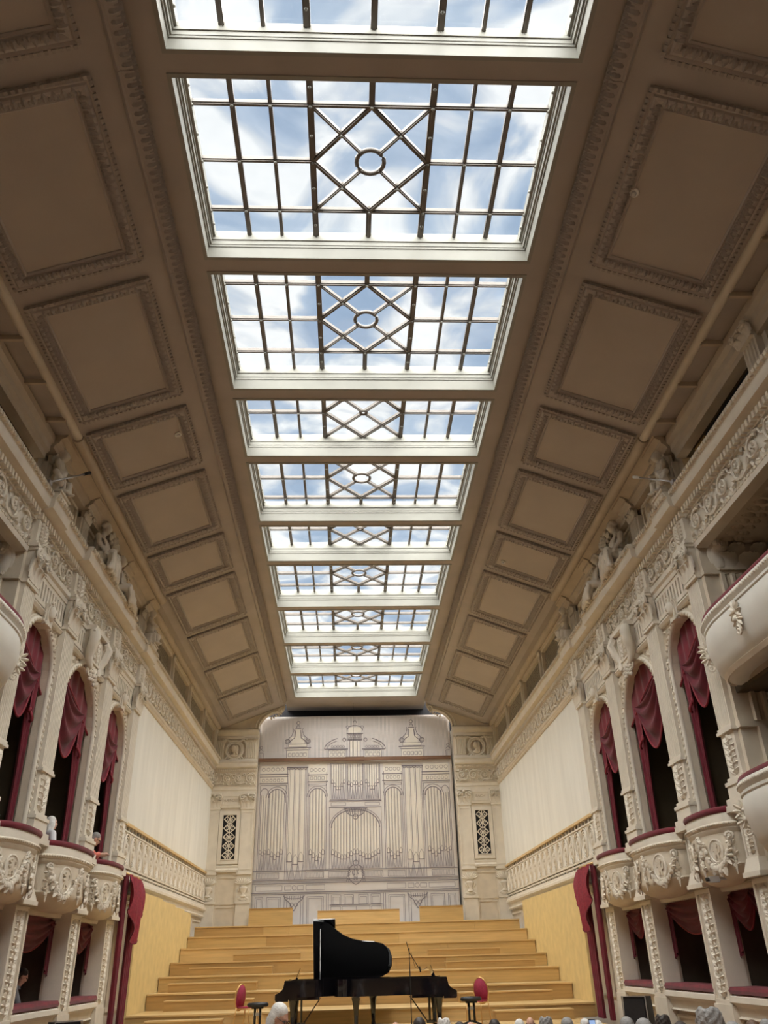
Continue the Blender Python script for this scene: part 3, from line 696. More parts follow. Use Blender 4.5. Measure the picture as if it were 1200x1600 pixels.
    run('gallery_beam', [(-.24, 8.42), (-.04, 8.42), (-.03, 8.52), (.02, 8.58), (.02, 8.70), (.08, 8.78), (.08, 8.92), (-.24, 8.98)], G0, 13.06, 'stone_tan')
    MB().box(S(G0), S(13.06), -3.2, -.24, 8.44, 8.6).build('gallery_ceiling', 'dark_wall', W)  # dark colour stands in for the shade inside the third tier
    MB().box(S(G0), S(12.2), -.34, -.30, 7.0, 8.44).build('gallery_shade_sheet', 'dark', W)  # added black sheet, painting the deep shade of the gallery opening
    for k in range(18): inst('soffit_rib', lib('soffit_rib/a', lambda: MB().box(-.03, .03, 0, .44, 8.86, 8.96), 'stone_tan', False), W, loc=(S(12.5 - 1.12*k), 0, 0))
    # painted gilt panel beside the big column, in the second tier
    MB().box(S(12.2), S(12.7), -2.4, -2.2, 3.98, 6.3).build('gilded_jamb', 'gold_plate', W)
# ------------------------------------------------------------------ box balconies, curtains, statues, galleries
def on_wall(name, s, Y, z, d=0.0, mirror=False):
    return empty(name, (s*(6 - d), Y, z), (0, 0, s*pi/2), (s if mirror else 1, 1, 1))
BAYN = ['nearest the big fluted column', 'in the middle under the wide arch', 'nearest the stage']
SN = {-1: 'left', 1: 'right'}
LION = [(-.30,-.48),(-.12,-.46),(-.14,-.34),(-.02,-.22),(.06,-.30),(.02,-.46),(.22,-.47),(.18,-.38),(.20,-.24),(.12,-.08),(.14,.04),(.30,-.02),(.34,.08),(.16,.16),(.10,.22),(.26,.24),(.36,.34),(.24,.36),(.08,.32),(.10,.46),(-.08,.50),(-.22,.42),(-.24,.30),(-.16,.20),(-.20,.02),(-.18,-.10),(-.34,-.02),(-.42,.16),(-.36,.32),(-.44,.34),(-.50,.14),(-.42,-.10),(-.24,-.20)]
def plan(a, b, k=1.0, n=28, e=.8):
    P = []
    for i in range(n + 1):
        t = pi * i / n; c, q = cos(t), sin(t)
        P.append((a * k * math.copysign(abs(c)**e, c), (b * k) * abs(q)**e))
    return P
def shell(mb, prof, a, b, n=28, lid=True):
    vs = []; m = n + 1
    for k, z in prof: vs += [(x, y, z) for x, y in plan(a, b, k, n)]
    fs = [(j*m+i, j*m+i+1, (j+1)*m+i+1, (j+1)*m+i) for j in range(len(prof)-1) for i in range(n)]
    if lid: fs.append(tuple(range(m)))
    return mb.add(vs, fs)
def medallion(r):
    m = MB(); m.extr([(r*cos(2*pi*k/20), r*1.1*sin(2*pi*k/20)) for k in range(20)], -.03, .02)
    m.tube([(r*1.06*cos(2*pi*k/20), .02, r*1.16*sin(2*pi*k/20)) for k in range(20)], .018, 5, 1, True); return m
for s, nm in SIDES:
    for bi, (a, b, r) in enumerate(BAYS):
        A = (b - a) / 2 - .01; B = (.42, .50, .42)[bi]; MR = (.15, .19, .17)[bi]
        t = on_wall('box_balcony', s, (a + b)/2, .93); tag(t, 'bulging carved stone box balcony on the %s wall, %s' % (nm, BAYN[bi]), 'balcony', 'carved box balconies')
        shell(MB(), [(.93, .78), (.96, .66), (.965, .48), (.94, .32), (.955, .29), (.90, .21), (.79, .125), (.64, .06), (.42, .02), (.30, .01), (.02, .0)], A, B).build('bowl', 'stone', t, radians(40))
        shell(MB(), [(.90, 1.07), (1.0, 1.07), (1.02, 1.04), (1.02, .92), (1.05, .90), (1.05, .865), (1.0, .84), (1.01, .82), (.97, .78), (.93, .755)], A, B).build('rim', 'stone_pale', t, radians(30))
        eg = MB()
        for i, (x, y) in enumerate(plan(A, B, 1.0, 40)): eg.ball((x*1.045, y*1.045 + .01, .885), (.03, .03, .022), 5, 4)
        eg.build('egg_row', 'stone', t, True, stuff=True)
        MB().tube([(x, y, 1.10) for x, y in plan(A, B, .98)], .055, 8).build('velvet_rail', 'velvet', t, True)
        for ang in (57, 123):
            q = radians(ang); P = plan(A, B, .945, 60); i = int(60 * ang / 180); (x, y), (x2, y2) = P[i], P[min(60, i+1)]
            rz = math.atan2(y2 - y, x2 - x) + pi
            md = inst('medallion', lib('medallion/%d' % bi, lambda: medallion(MR), 'stone_pale'), t, loc=(x, y, .50), rot=(0, 0, rz))
            inst('lion_emblem', lib('lion_emblem/%d' % bi, lambda: MB().extr([(px*MR*1.5, pz*MR*1.6) for px, pz in LION], .02, .045), 'stone', False), md)
            inst('garland', lib('garland/%d' % bi, lambda: garland(-A*.42, A*.42, .20, .48, .062, .0, bi, 19)), md)
        for ang in (24, 90, 156):
            P = plan(A, B, .945, 60); i = int(60 * ang / 180); (x, y), (x2, y2) = P[i], P[i+1]; rz = math.atan2(y2 - y, x2 - x) + pi
            def drop():
                m = MB(); m.spiral(0, .12, .07, 1.4, 0, 1, .026, .03, 12); m.ball((0, .05, .12), .03, 6, 4)
                for k in range(8): m.ball((.02*sin(k*2), .02, .03 - k*.05), .05 - k*.003, 6, 4); m.leaf(0, .03 - k*.05, k*2.2, .1, .06, .01, .04)
                m.tube([(0, .02, -.3), (0, .02, -.45)], [.03, .008], 5); return m
            inst('drop_ornament', lib('drop_ornament/a', drop), t, loc=(x, y, .58), rot=(0, 0, rz))
        # ---- curtain of the arch above
        zs = CROWN - r; zb = 2.15
        c = on_wall('box_curtain', s, (a + b)/2, zb, -.27, True); tag(c, 'dark red draped curtain in the %s wall arch %s' % (nm, BAYN[bi]), 'curtain', 'box curtains')
        zz = zs - zb; rd = random.Random(bi*7 + s)
        zc = CROWN - zb
        def vbot(u): return zc - .38 - .72*((u + 1)/2)**1.4
        def vfn(u, v):
            x = -1 + 2*u; zt = zz + r*sqrt(max(0, 1.02 - x*x)); z = zt + (min(vbot(x), zt - .01) - zt)*v
            return (x*r*1.0, .05 + .022*sin(x*17 + v*2) + .04*v, z)
        va = MB().grid(vfn, 40, 8).build('valance', 'velvet', c, True)
        MB().tube([(x*r, .105, min(vbot(x), zz + r*sqrt(max(0, 1.02 - x*x)) - .01)) for x in [-1 + k/10 for k in range(21)]], .022, 6).build('trim', 'velvet_trim', va, True)
        def sfn(u, v):
            x = -.98*r + 1.5*r*u; top = zc - .36 - .42*u; sag = (.15 + .92*v) * 4*u*(1-u) * (.75 + .3*r) + v*.10
            return (x + .1*r*v*(1 - u), .07 + .10*sin(v*pi) + .05*sin(v*8*pi + u*1.2)*(.35 + .65*sin(pi*u)), top - sag*(.25 + .75*v) )
        sw = MB().grid(sfn, 22, 48).build('swag', 'velvet_dark', c, True)
        MB().tube([sfn(k/22, 1) for k in range(23)], .022, 6).build('trim', 'velvet_trim', sw, True)
        def tfn(x0, x1, z0, z1):
            return lambda u, v: (x0 + (x1-x0)*u, .10 + .035*sin(u*9 + v), z0 + (z1 - z0 + .12*sin(u*5))*v)
        for q, (x0, x1, z0, z1) in enumerate(((.42*r, .72*r, zc - .80, zc - 1.55), (-.98*r, -.82*r, zc - .6, zc - 1.15))):
            tl = MB().grid(tfn(x0, x1, z0, z1), 12, 8).build('tail', 'velvet', c, True)
            MB().tube([tfn(x0, x1, z0, z1)(k/8, 1) for k in range(9)], .028, 6).build('trim', 'velvet_trim', tl, True)
        def dfn(u, v):
            w = .62 - .32*sin(min(1, v*1.15)*pi*.5); x = r*1.04 - (w*r)*(1-u)
            return (x, -.02 + (.045 - .015*v)*sin(u*26 + 1.5*v) + .02*sin(u*11), zz + .35*r - (zz + .35*r)*v)
        MB().grid(dfn, 60, 14).build('drape', 'velvet', c, True)
        # ---- lower box: velvet ledge and drape
        L = tag(on_wall('velvet_ledge', s, (a + b)/2, -.62), 'red velvet ledge cushion of the %s lower box %s' % (nm, BAYN[bi].replace('under the wide arch', 'below the wide balcony')), 'cushion', 'lower box ledges')
        hw = (b - a)/2
        MB().runx([(-.42, .0), (.05, .0), (.06, .05), (.03, .10), (-.42, .10)], -hw, hw).build('pad', 'velvet', L, radians(30))
        d = on_wall('lower_box_drape', s, (a + b)/2, .90, -.34, True); tag(d, 'dark red drape gathered in the %s lower box %s' % (nm, BAYN[bi].replace('under the wide arch', 'below the wide balcony')), 'curtain', 'lower box drapes')
        nS = 2 if bi != 1 else 1
        for k in range(nS):
            x0 = -hw + 2*hw*k/nS; x1 = x0 + 2*hw/nS
            def lfn(u, v): return (x0 + (x1-x0)*u, .03 + .06*sin(v*pi) + .03*sin(v*7*pi + u*3), -(.18 + .42*4*u*(1-u))*v*1.0)
            q = MB().grid(lfn, 20, 30).build('swag', 'velvet_dark', d, True)
            MB().tube([lfn(k2/16, 1) for k2 in range(17)], .016, 5).build('trim', 'velvet_trim', q, True)
        MB().grid(lambda u, v: (hw*(.82 + .2*u), .07 + .03*sin(u*12), -.05 - (.85 + .15*u)*v), 14, 8).build('tail', 'velvet_dark', d, True)
    # ---- long stage curtain beside the boxes
    c = on_wall('stage_door_curtain', s, 22.5, STAGE, .16, True); tag(c, 'tall crimson door curtain with a draped jabot at the %s side of the stage' % nm, 'curtain', 'stage door curtains')
    H = 2.0 - STAGE
    def jab(u, v):
        x = -.62 + 1.45*u; return (x - .25*(u-.5)*v, .12 + .14*sin(v*2.2) * (1 - .4*abs(2*u-1)) + .07*sin(u*19 + v*3), H - .05*u - v*(.75 + .72*sin(pi*u)**2))
    j = MB().grid(jab, 40, 20).build('jabot', 'velvet_trim', c, True)
    MB().tube([jab(k/30, 1) for k in range(31)], .018, 5).build('trim', 'velvet', j, True)
    for x0, x1, xb0, xb1 in ((.20, .80, .22, .70), (-.62, -.36, -.54, -.34)):
        MB().grid(lambda u, v: (x0 + (x1-x0)*u + ((xb0 + (xb1-xb0)*u) - (x0 + (x1-x0)*u))*v, .02 + .05*sin(u*20 + v), H*(1-v)), 36, 10).build('drape', 'velvet', c, True)
    MB().tube([(-.6, .05, H + .02), (.75, .05, H + .02)], .03, 8).build('curtain_rod', 'brass', c, True)
    # ---- statues on the attic
    def limb(m, pts, rs): m.tube(pts, rs, 10); [m.ball(p, r, 8, 6) for p, r in zip(pts, rs)]
    def putto(var):
        m = MB(); q = -1 if var else 1
        m.ball((.02*q, .02, .33), (.115, .10, .13)); m.ball((.0, .0, .47), (.12, .09, .11)); m.ball((0, .0, .26), (.12, .11, .09))
        limb(m, [(0, 0, .52), (.0, .01, .60)], [.05, .045]); m.ball((.02*q, .03, .68), (.088, .095, .10), 12, 8); m.ball((.03*q, .12, .665), (.02, .025, .02))
        for k in range(14): a = k*2.4; m.ball((.02*q + .075*cos(a), -.01 + .075*sin(a), .735 + .02*sin(k)), .034)
        limb(m, [(.11*q, .0, .53), (.17*q, .08, .42), (.10*q, .17, .36)], [.048, .042, .034]); m.ball((.08*q, .19, .35), .035)
        limb(m, [(-.11*q, .0, .53), (-.19*q, .04, .42), (-.20*q, .10, .30)], [.048, .042, .034]); m.ball((-.2*q, .12, .28), .034)
        limb(m, [(.06, .03, .24), (.09, .17, .20), (.08, .19, .04)], [.075, .06, .045]); m.ball((.08, .235, .02), (.035, .065, .03))
        limb(m, [(-.06, .03, .24), (-.10, .13, .17), (-.07, .15, .02)], [.075, .06, .045]); m.ball((-.07, .20, .0), (.035, .065, .03))
        m.box(-.20, .20, -.14, .10, -.05, .17)
        for k in range(12): m.ball((-.22*q + .07*sin(k*1.9), .10 + .06*cos(k*2.3), .06 + .018*k), .055)
        return m
    def seated(var):
        m = MB(); q = 1
        m.ball((0, .0, .42), (.17, .14, .22)); m.ball((0, .02, .22), (.2, .17, .15)); m.ball((0, .0, .58), (.19, .13, .12))
        limb(m, [(0, .02, .64), (.04, .05, .76)], [.07, .06]); m.ball((.07, .08, .86), (.10, .11, .125), 12, 8); m.ball((.10, .18, .85), (.022, .03, .03))
        for k in range(22): a = k*2.4; m.ball((.06 + .095*cos(a), .04 + .095*sin(a), .92 + .03*sin(k)), .042)
        if var == 0:
            limb(m, [(.17, .0, .60), (.33, .10, .47), (.48, .20, .58)], [.07, .055, .04]); m.ball((.52, .22, .6), .045)
            limb(m, [(-.17, .0, .60), (-.28, .08, .42), (-.16, .2, .30)], [.07, .06, .042]); m.ball((-.12, .22, .28), .045)
            knees = [((.10, .05, .2), (.24, .32, .30), (.30, .30, -.05)), ((-.10, .05, .2), (-.08, .34, .26), (-.1, .34, -.06))]
        else:
            limb(m, [(.17, .0, .60), (.24, .12, .42), (.30, .22, .28)], [.07, .055, .042]); m.ball((.32, .25, .26), .045)
            limb(m, [(-.17, .0, .60), (-.30, .06, .50), (-.36, .12, .66)], [.07, .055, .042]); m.ball((-.37, .13, .7), .045)
            knees = [((.10, .05, .2), (.28, .30, .18), (.52, .30, -.06)), ((-.10, .05, .2), (.05, .32, .2), (.28, .34, -.08))]
        for a, b, c in knees:
            limb(m, [a, b, c], [.13, .11, .09])
            for k in range(7):      # folds of the robe
                t = k / 6; p = Vector(b).lerp(Vector(c), t); w = .04 + .02*(k % 2); o = .10 * sin(k*1.7)
                m.tube([Vector(b) + Vector((o, .05, -.02)), p + Vector((o*1.4, .08, -.05)), Vector(c) + Vector((o*2.0 + .03*k - .09, .03, -.06))], [.04, .045, .04], 6)
        for k in range(6): m.tube([(-.18 + .07*k, .12, .60), (-.14 + .06*k, .18, .42), (-.2 + .08*k, .22, .2)], [.025, .035, .03], 6)
        m.box(-.26, .26, -.2, .1, -.08, .2)
        return m
    for k, (Y, dd) in enumerate(((13.42, .12), (21.62, .12))):
        key = 'putto%d' % k
        if key not in LIB: LIB[key] = remeshed(putto(k), 'body', 'stone_pale', .016, 3)
        t = on_wall('putto_statue', s, Y, 7.66, dd, True); tag(t, 'small cream stone cherub statue on the %s cornice %s' % (nm, ('above the big fluted column', 'nearest the stage')[k]), 'statue', 'cherubs on the cornices')
        MB().box(-.24, .24, -.16, .20, 0, .14).box(-.27, .27, -.16, .23, .10, .14).build('pedestal', 'stone_pale', t)
        inst('body', LIB[key], t, loc=(0, 0, .19), scale=(1.25, 1.2, 1.25))
    for k, Y in enumerate((16.45, 17.95)):
        key = 'seated%d' % k
        if key not in LIB: LIB[key] = remeshed(seated(k), 'body', 'stone_pale', .018, 2)
        t = on_wall('seated_statue', s, Y, 7.66, .10, True); tag(t, ('cream stone reclining figure leaning on the tablet, %s cornice', 'cream stone robed woman seated below the tablet, %s cornice')[k] % nm, 'statue', 'seated figures on the cornices')
        inst('body', LIB[key], t, loc=(0, 0, .06), scale=(1.12, 1.0, 1.18 if k == 0 else 1.05))
    t = on_wall('carved_tablet', s, 17.15, 7.66, .16, True); tag(t, 'leaning carved stone tablet with a leafy crest between the %s cornice figures' % nm, 'tablet', 'carved tablets')
    tb = MB().box(-.26, .26, -.05, .04, 0, .84).frame(-.26, .26, 0, .84, .04, .04, .06).build('slab', 'stone_pale', t, rot=(radians(14), radians(-8), 0), loc=(0, 0, .02))
    arabesque(.42, .74, 21, 1.6).build('relief', 'stone', tb, radians(40), loc=(0, .04, .05))
    cr = MB(); rd = random.Random(5)
    for k in range(26): cr.ball((rd.gauss(-.02, .14), rd.gauss(-.02, .05), 1.0 + rd.gauss(0, .07)), rd.uniform(.04, .07), 6, 4); cr.leaf(rd.gauss(0, .12), .98 + rd.gauss(0, .07), rd.uniform(0, 6.3), .16, .1, .05, .06)
    cr.build('leafy_crest', 'stone_pale', t, True)
    # ---- gallery balconies towards the viewer
    for ti, (zt, H, zn) in enumerate(((2.28, 1.05, 'lower'), (4.86, 1.08, 'upper'))):
        t = on_wall('gallery_balcony', s, 12.96, zt - H, 0, True); tag(t, 'curved white gallery balcony with red velvet rail, %s tier on the %s' % (zn, nm), 'balcony', 'gallery balconies')
        path = [(-.0 - 1.25*(1 - cos(pi/2*k/10)), .55*sin(pi/2*k/10)) for k in range(11)] + [(-1.25 - k*1.3, .55) for k in range(1, 15)]
        def sweep(prof, lid=False):
            m = MB(); vs = []; n = len(prof)
            for i, p in enumerate(path):
                a = Vector(path[max(i-1, 0)]); b = Vector(path[min(i+1, len(path)-1)]); tt = (b - a).normalized(); nn = Vector((tt.y, -tt.x)) * -1
                if nn.y < 0 or (abs(nn.y) < 1e-3 and nn.x < 0): nn = -nn
                vs += [(p[0] + nn.x*o, p[1] + nn.y*o, z) for o, z in prof]
            fs = [(i*n+j, i*n+j+1, (i+1)*n+j+1, (i+1)*n+j) for i in range(len(path)-1) for j in range(n-1)]
            return m.add(vs, fs)
        sweep([(-.62, .06), (-.45, .02), (-.30, .0), (-.20, .04), (-.14, .10), (-.08, .17), (-.05, .27), (.0, .40), (.03, .55), (.02, .75), (.0, .80)]).build('front', 'gallery_white', t, True)
        sweep([(.0, .78), (.03, .80), (.03, .83), (.01, .85), (.05, .90), (.055, .95), (.04, .98), (-.10, .98)]).build('rim', 'gallery_white', t, radians(35))
        sweep([(.02, .975), (.035, 1.0), (.02, 1.05), (-.05, H + .02), (-.12, 1.05), (-.14, .975)]).build('velvet_rail', 'velvet', t, True)
        sweep([(-.19, .035), (-.17, .02), (-.13, .09), (-.15, .11)]).build('underside_moulding', 'stone', t, radians(35))
        rp = MB()
        for i in range(len(path)-1):
            a, b = Vector(path[i]), Vector(path[i+1]); n = max(1, int((b-a).length / .07))
            for k in range(n): p = a.lerp(b, (k + .5)/n); rp.ball((p.x, p.y + .05, .925), (.032, .025, .03), 5, 4)
        rp.build('rope_row', 'stone_pale', t, True, stuff=True)
        MB().grid(lambda u, v: (-.2 - 18*u, .1 - 1.0*v + .0, .03 - .0*v), 2, 2).build('soffit', 'stone_tan', t)
        for k, (x, y) in enumerate(((-.12, .30), (-1.9, .58), (-3.6, .58))):
            def crest():
                m = MB()
                for i in range(10): a = i*.63; m.leaf(.0, .0, a, .16, .07, .0, .04, .2); m.leaf(.05*cos(a), .12 + .05*sin(a), a, .13, .06, .01, .04)
                m.spiral(.0, -.18, .08, 1.4, pi/2, 1, .022, .02, 12); m.ball((0, .03, 0), .05); m.ball((0, .03, .13), .04); return m
            inst('crest', lib('crest/a', crest), t, loc=(x, y, .52), rot=(0, 0, radians(62) if k == 0 else 0))
# ------------------------------------------------------------------ organ piers of the end wall (local frame faces the audience)
def text_mesh(txt, size, depth, mt):
    cu = bpy.data.curves.new('t', 'FONT'); cu.body = txt; cu.size = size; cu.extrude = depth; cu.align_x = 'CENTER'; cu.align_y = 'CENTER'
    o = bpy.data.objects.new('t', cu); COL.objects.link(o); dg = bpy.context.evaluated_depsgraph_get()
    me = bpy.data.meshes.new_from_object(o.evaluated_get(dg)); bpy.data.objects.remove(o); me.name = 'lettering'; me.materials.clear(); me.materials.append(MAT[mt]); return me
for s, nm in SIDES:
    m = MB(); m.box(-.98, .98, -.9, 0, -2.5, 8.86)
    o = m.build('wall_pier_' + nm, 'stone', None, loc=(s*5.18, YB, 0), rot=(0, 0, pi)); struct(o, 'carved stone pier beside the organ cloth on the %s' % nm, 'wall')
    P = lambda name, prof, mt='stone_pale': MB().runx(prof, -1.0, 1.0).build(name, mt, o, radians(25))
    m = MB().box(-.42, .42, 0, .03, 1.05, 3.05); m.frame(-.42, .42, 2.05, 3.05, .06, .03, .06); m.frame(-.42, .42, 1.05, 2.0, .06, .03, .06); m.build('plinth_panel', 'stone', o)
    for x in (-.69, .69):
        p = MB(); p.box(-.27, .27, 0, .10, 1.0, 2.12); p.box(-.30, .30, 0, .14, 2.08, 2.16); p.box(-.27, .27, 0, .07, 2.16, 3.12); p.box(-.30, .30, 0, .13, 3.12, 3.20)
        p.box(-.25, .25, 0, .06, 3.20, 5.60); p.frame(-.25, .25, 3.3, 5.5, .05, .06, .08); p.box(-.28, .28, 0, .10, 5.58, 5.64)
        p.box(-.24, .24, 0, .05, 7.58, 8.40)
        p = p.build('pilaster', 'stone_pale', o, loc=(x, 0, 0))
        inst('capital', lib('capital/organ', lambda: capital(.5, .58, .09)), p, loc=(0, 0, 5.64))
        def vase():
            m = MB(); m.lathe([(.05, .12), (.12, .15), (.05, .24), (.13, .36), (.17, .46), (.10, .52), (.14, .56)], 12, (0, .02), 0, 2*pi, 1, .5)
            for i in range(10): a = .3 + i*.27; m.leaf(.10*cos(a), .58, a, .26, .12, .01, .05); m.leaf(.1*cos(a), .12, -a, .14, .08, .01, .03)
            for k in (-1, 1): m.spiral(k*.15, .70, .07, 1.3, 0, k, .02, .02, 10); m.leaf(k*.15, .3, k*1.2 + (pi if k < 0 else 0), .16, .1, .01, .04)
            return m
        inst('vase_relief', lib('vase_relief/a', vase), p, loc=(0, .07, 2.18))
        fluted(.40, 7.66, 8.30, .10, 5).build('attic_flutes', 'stone_pale', p)
        inst('attic_capital', lib('capital/oa', lambda: capital(.42, .16, .06)), p, loc=(0, .05, 8.30))
    # pierced scroll grille in its frame
    g = MB().frame(-.42, .42, 3.52, 5.52, .13, 0, .07).frame(-.30, .30, 3.66, 5.40, .03, .02, .09).build('grille_frame', 'stone_pale', o)
    MB().box(-.28, .28, -.01, .012, 3.68, 5.38).build('grille_back', 'dark', g)
    def grille():
        m = MB(); m.tube([(0, .03, 0), (0, .03, 1.70)], .018, 5)
        for j in range(5):
            z = .17 + j*.34
            for k in (-1, 1):
                m.spiral(k*.135, z, .115, 1.4, pi/2 if j % 2 else -pi/2, k if j % 2 else -k, .024, .03, 18, .2, 5)
                m.tube([(k*.02, .03, z - .17), (k*.10, .03, z - .13), (k*.24, .03, z), (k*.10, .03, z + .13), (k*.02, .03, z + .17)], .018, 5)
            m.ball((0, .035, z), .04, 6, 4)
        return m
    inst('scroll_grille', lib('scroll_grille/a', grille), g, loc=(0, 0, 3.68))
    MB().runx([(0, 3.22), (.10, 3.22), (.11, 3.30), (.06, 3.36), (.08, 3.44), (0, 3.48)], -.44, .44).build('sill', 'stone_pale', o, radians(25))
    pl = MB().box(-.40, .40, 0, .06, 5.66, 6.22).frame(-.33, .33, 5.76, 6.12, .03, .06, .08).build('name_plate', 'stone_pale', o)
    inst('lettering', text_mesh('HÆNDEL' if s < 0 else 'BACH', .15, .012, 'stone_tan'), pl, loc=(0, .065, 5.94), rot=(pi/2, 0, pi))
    P('architrave', [(0, 6.22), (.06, 6.22), (.06, 6.33), (.09, 6.35), (.09, 6.46), (.12, 6.50), (0, 6.52)])
    fz = MB().box(-.98, .98, 0, .03, 6.5, 7.1).build('frieze', 'stone', o)
    for k in range(4): inst('scroll_ornament', lib('scroll_ornament/a%d' % (k % 2), lambda: scroll(.49, .5, 1, k)), fz, loc=(-.72 + .48*k, .03, 6.80))
    c = P('cornice', [(0, 7.1), (.05, 7.1), (.06, 7.2), (.16, 7.26), (.18, 7.30), (.18, 7.42), (.21, 7.46), (0, 7.48)])
    rowbox(-.98, .98, .085, .05, .05, .11, 7.12, 7.19).build('dentil_row', 'stone', c, stuff=True)
    P('attic_plinth', [(0, 7.46), (.12, 7.46), (.12, 7.56), (.09, 7.6), (0, 7.6)])
    P('attic_beam', [(0, 8.44), (.08, 8.44), (.10, 8.52), (.08, 8.58), (.14, 8.66), (.16, 8.72), (.16, 8.82), (0, 8.86)])
    m = MB()
    for R_, r_ in ((.36, .05), (.29, .03)): m.tube([(R_*cos(2*pi*k/28), .05, R_*1.02*sin(2*pi*k/28)) for k in range(28)], r_, 6, 1, True)
    for k in range(9): a = -pi/2 + (k - 4)*.2; m.leaf(.33*cos(a), .33*sin(a), a, .24, .08, .05, .05)
    for k in (-1, 1):
        m.tube([(k*.2, .05, .34), (k*.34, .06, .42), (k*.46, .06, .34), (k*.50, .05, .12), (k*.44, .04, -.05)], [.05, .06, .06, .05, .02], 6)
        m.spiral(k*.44, .36, .08, 1.3, pi, -k, .03, .07, 12); m.spiral(k*.46, -.34, .06, 1.3, pi, k, .02, .04, 10)
    md = m.build('portrait_medallion', 'stone_pale', o, radians(45), loc=(0, 0, 7.99))
    MB().extr([(.27*cos(2*pi*k/24), .28*sin(2*pi*k/24)) for k in range(24)], -.0, .015).build('medallion_field', 'stone_tan', md)
    b = MB(); b.ball((.03, .09, .04), (.115, .08, .15), 12, 8); b.ball((-.05, .07, .02), (.12, .07, .17), 12, 8); b.ball((.01, .06, -.14), (.07, .06, .1)); b.ball((0, .05, -.24), (.2, .06, .08)); b.ball((.14, .10, .02), (.03, .03, .035))
    for k in range(10): b.ball((-.10 + .03*sin(k*2), .08, .15 - .035*k), .05, 6, 5)
    inst('portrait_bust', remeshed(b, 'portrait_bust', 'stone', .014, 3), md)
    # gable piece with a volute where the sloped ceiling stops
    arc = [(s*(4.20 - .98*(1 - cos(pi/2*k/10))), 8.86 + .78*sin(pi/2*k/10)) for k in range(11)]
    poly = [(s*6.16, 8.86)] + arc + [(s*3.1, 9.90), (s*5.62, 8.95), (s*6.16, 8.95)]
    gb = MB().extr(poly, 35.26, 35.6).build('gable_bracket', 'stone', ceiling)
    m = MB().tube([(x, 35.25, z) for x, z in arc], .06, 8); m.tube([(x + s*.14, 35.25, z + .05) for x, z in arc[:-1]], .025, 6)
    m.spiral(s*3.24, 9.66, .14, 1.6, -pi/2 if s > 0 else -pi/2, s, .05, 35.22, 18, .1, 6); m.ball((s*3.24, 35.2, 9.66), .05)
    for k in range(5): m.leaf(s*(3.3 + .1*k), 9.58 - .05*k, -pi/2 - s*.4, .14, .1, 35.26, -.06)
    m.build('volute', 'stone_pale', gb, radians(45))

# ------------------------------------------------------------------ hanging cloth printed with an organ case
def wave(x, z): return .03*sin(x*1.1 + z*.35) + .014*sin(z*2.3 - x*.8)
CY = 35.74
cloth = MB().grid(lambda u, v: (-4.19 + 8.31*u, CY - wave(-4.19 + 8.31*u, 1.05 + 8.45*v), 1.05 + 8.45*v), 60, 60).build('organ_cloth', 'cloth_print', None, True)
sm = cloth.modifiers.new('thickness', 'SOLIDIFY'); sm.thickness = .004; sm.offset = 1.0
tag(cloth, 'pale hanging cloth printed with a line drawing of an organ case', 'backdrop')
class Draw:
    def __init__(d, off): d.m = MB(); d.off = off
    def p(d, x, z): return (x, CY - wave(x, z) - d.off, z)
    def line(d, pts, w=.018):
        for (x0, z0), (x1, z1) in zip(pts, pts[1:]):
            L = sqrt((x1-x0)**2 + (z1-z0)**2)
            if L < 1e-6: continue
            nx, nz = -(z1-z0)/L*w/2, (x1-x0)/L*w/2; n = max(1, int(L / .4))
            for i in range(n):
                a = (x0 + (x1-x0)*i/n, z0 + (z1-z0)*i/n); b = (x0 + (x1-x0)*(i+1)/n, z0 + (z1-z0)*(i+1)/n)
                d.m.add([d.p(a[0]+nx, a[1]+nz), d.p(a[0]-nx, a[1]-nz), d.p(b[0]-nx, b[1]-nz), d.p(b[0]+nx, b[1]+nz)], [(0, 1, 2, 3)])
    def rect(d, x0, z0, x1, z1, w=.018): d.line([(x0, z0), (x1, z0), (x1, z1), (x0, z1), (x0, z0)], w)
    def fill(d, x0, z0, x1, z1):
        n = max(1, int((z1-z0)/.3))
        for i in range(n): a, b = z0 + (z1-z0)*i/n, z0 + (z1-z0)*(i+1)/n; d.m.add([d.p(x0, a), d.p(x1, a), d.p(x1, b), d.p(x0, b)], [(0, 1, 2, 3)])
    def arc(d, cx, cz, r, a0, a1, w=.018, rz=None, n=14): d.line([(cx + r*cos(a0 + (a1-a0)*k/n), cz + (rz or r)*sin(a0 + (a1-a0)*k/n)) for k in range(n+1)], w)
K = Draw(.022); F = Draw(.010); H = Draw(.016)
C0 = -.05
def both(fn):
    for q in (-1, 1): fn(lambda x: C0 + q*x)
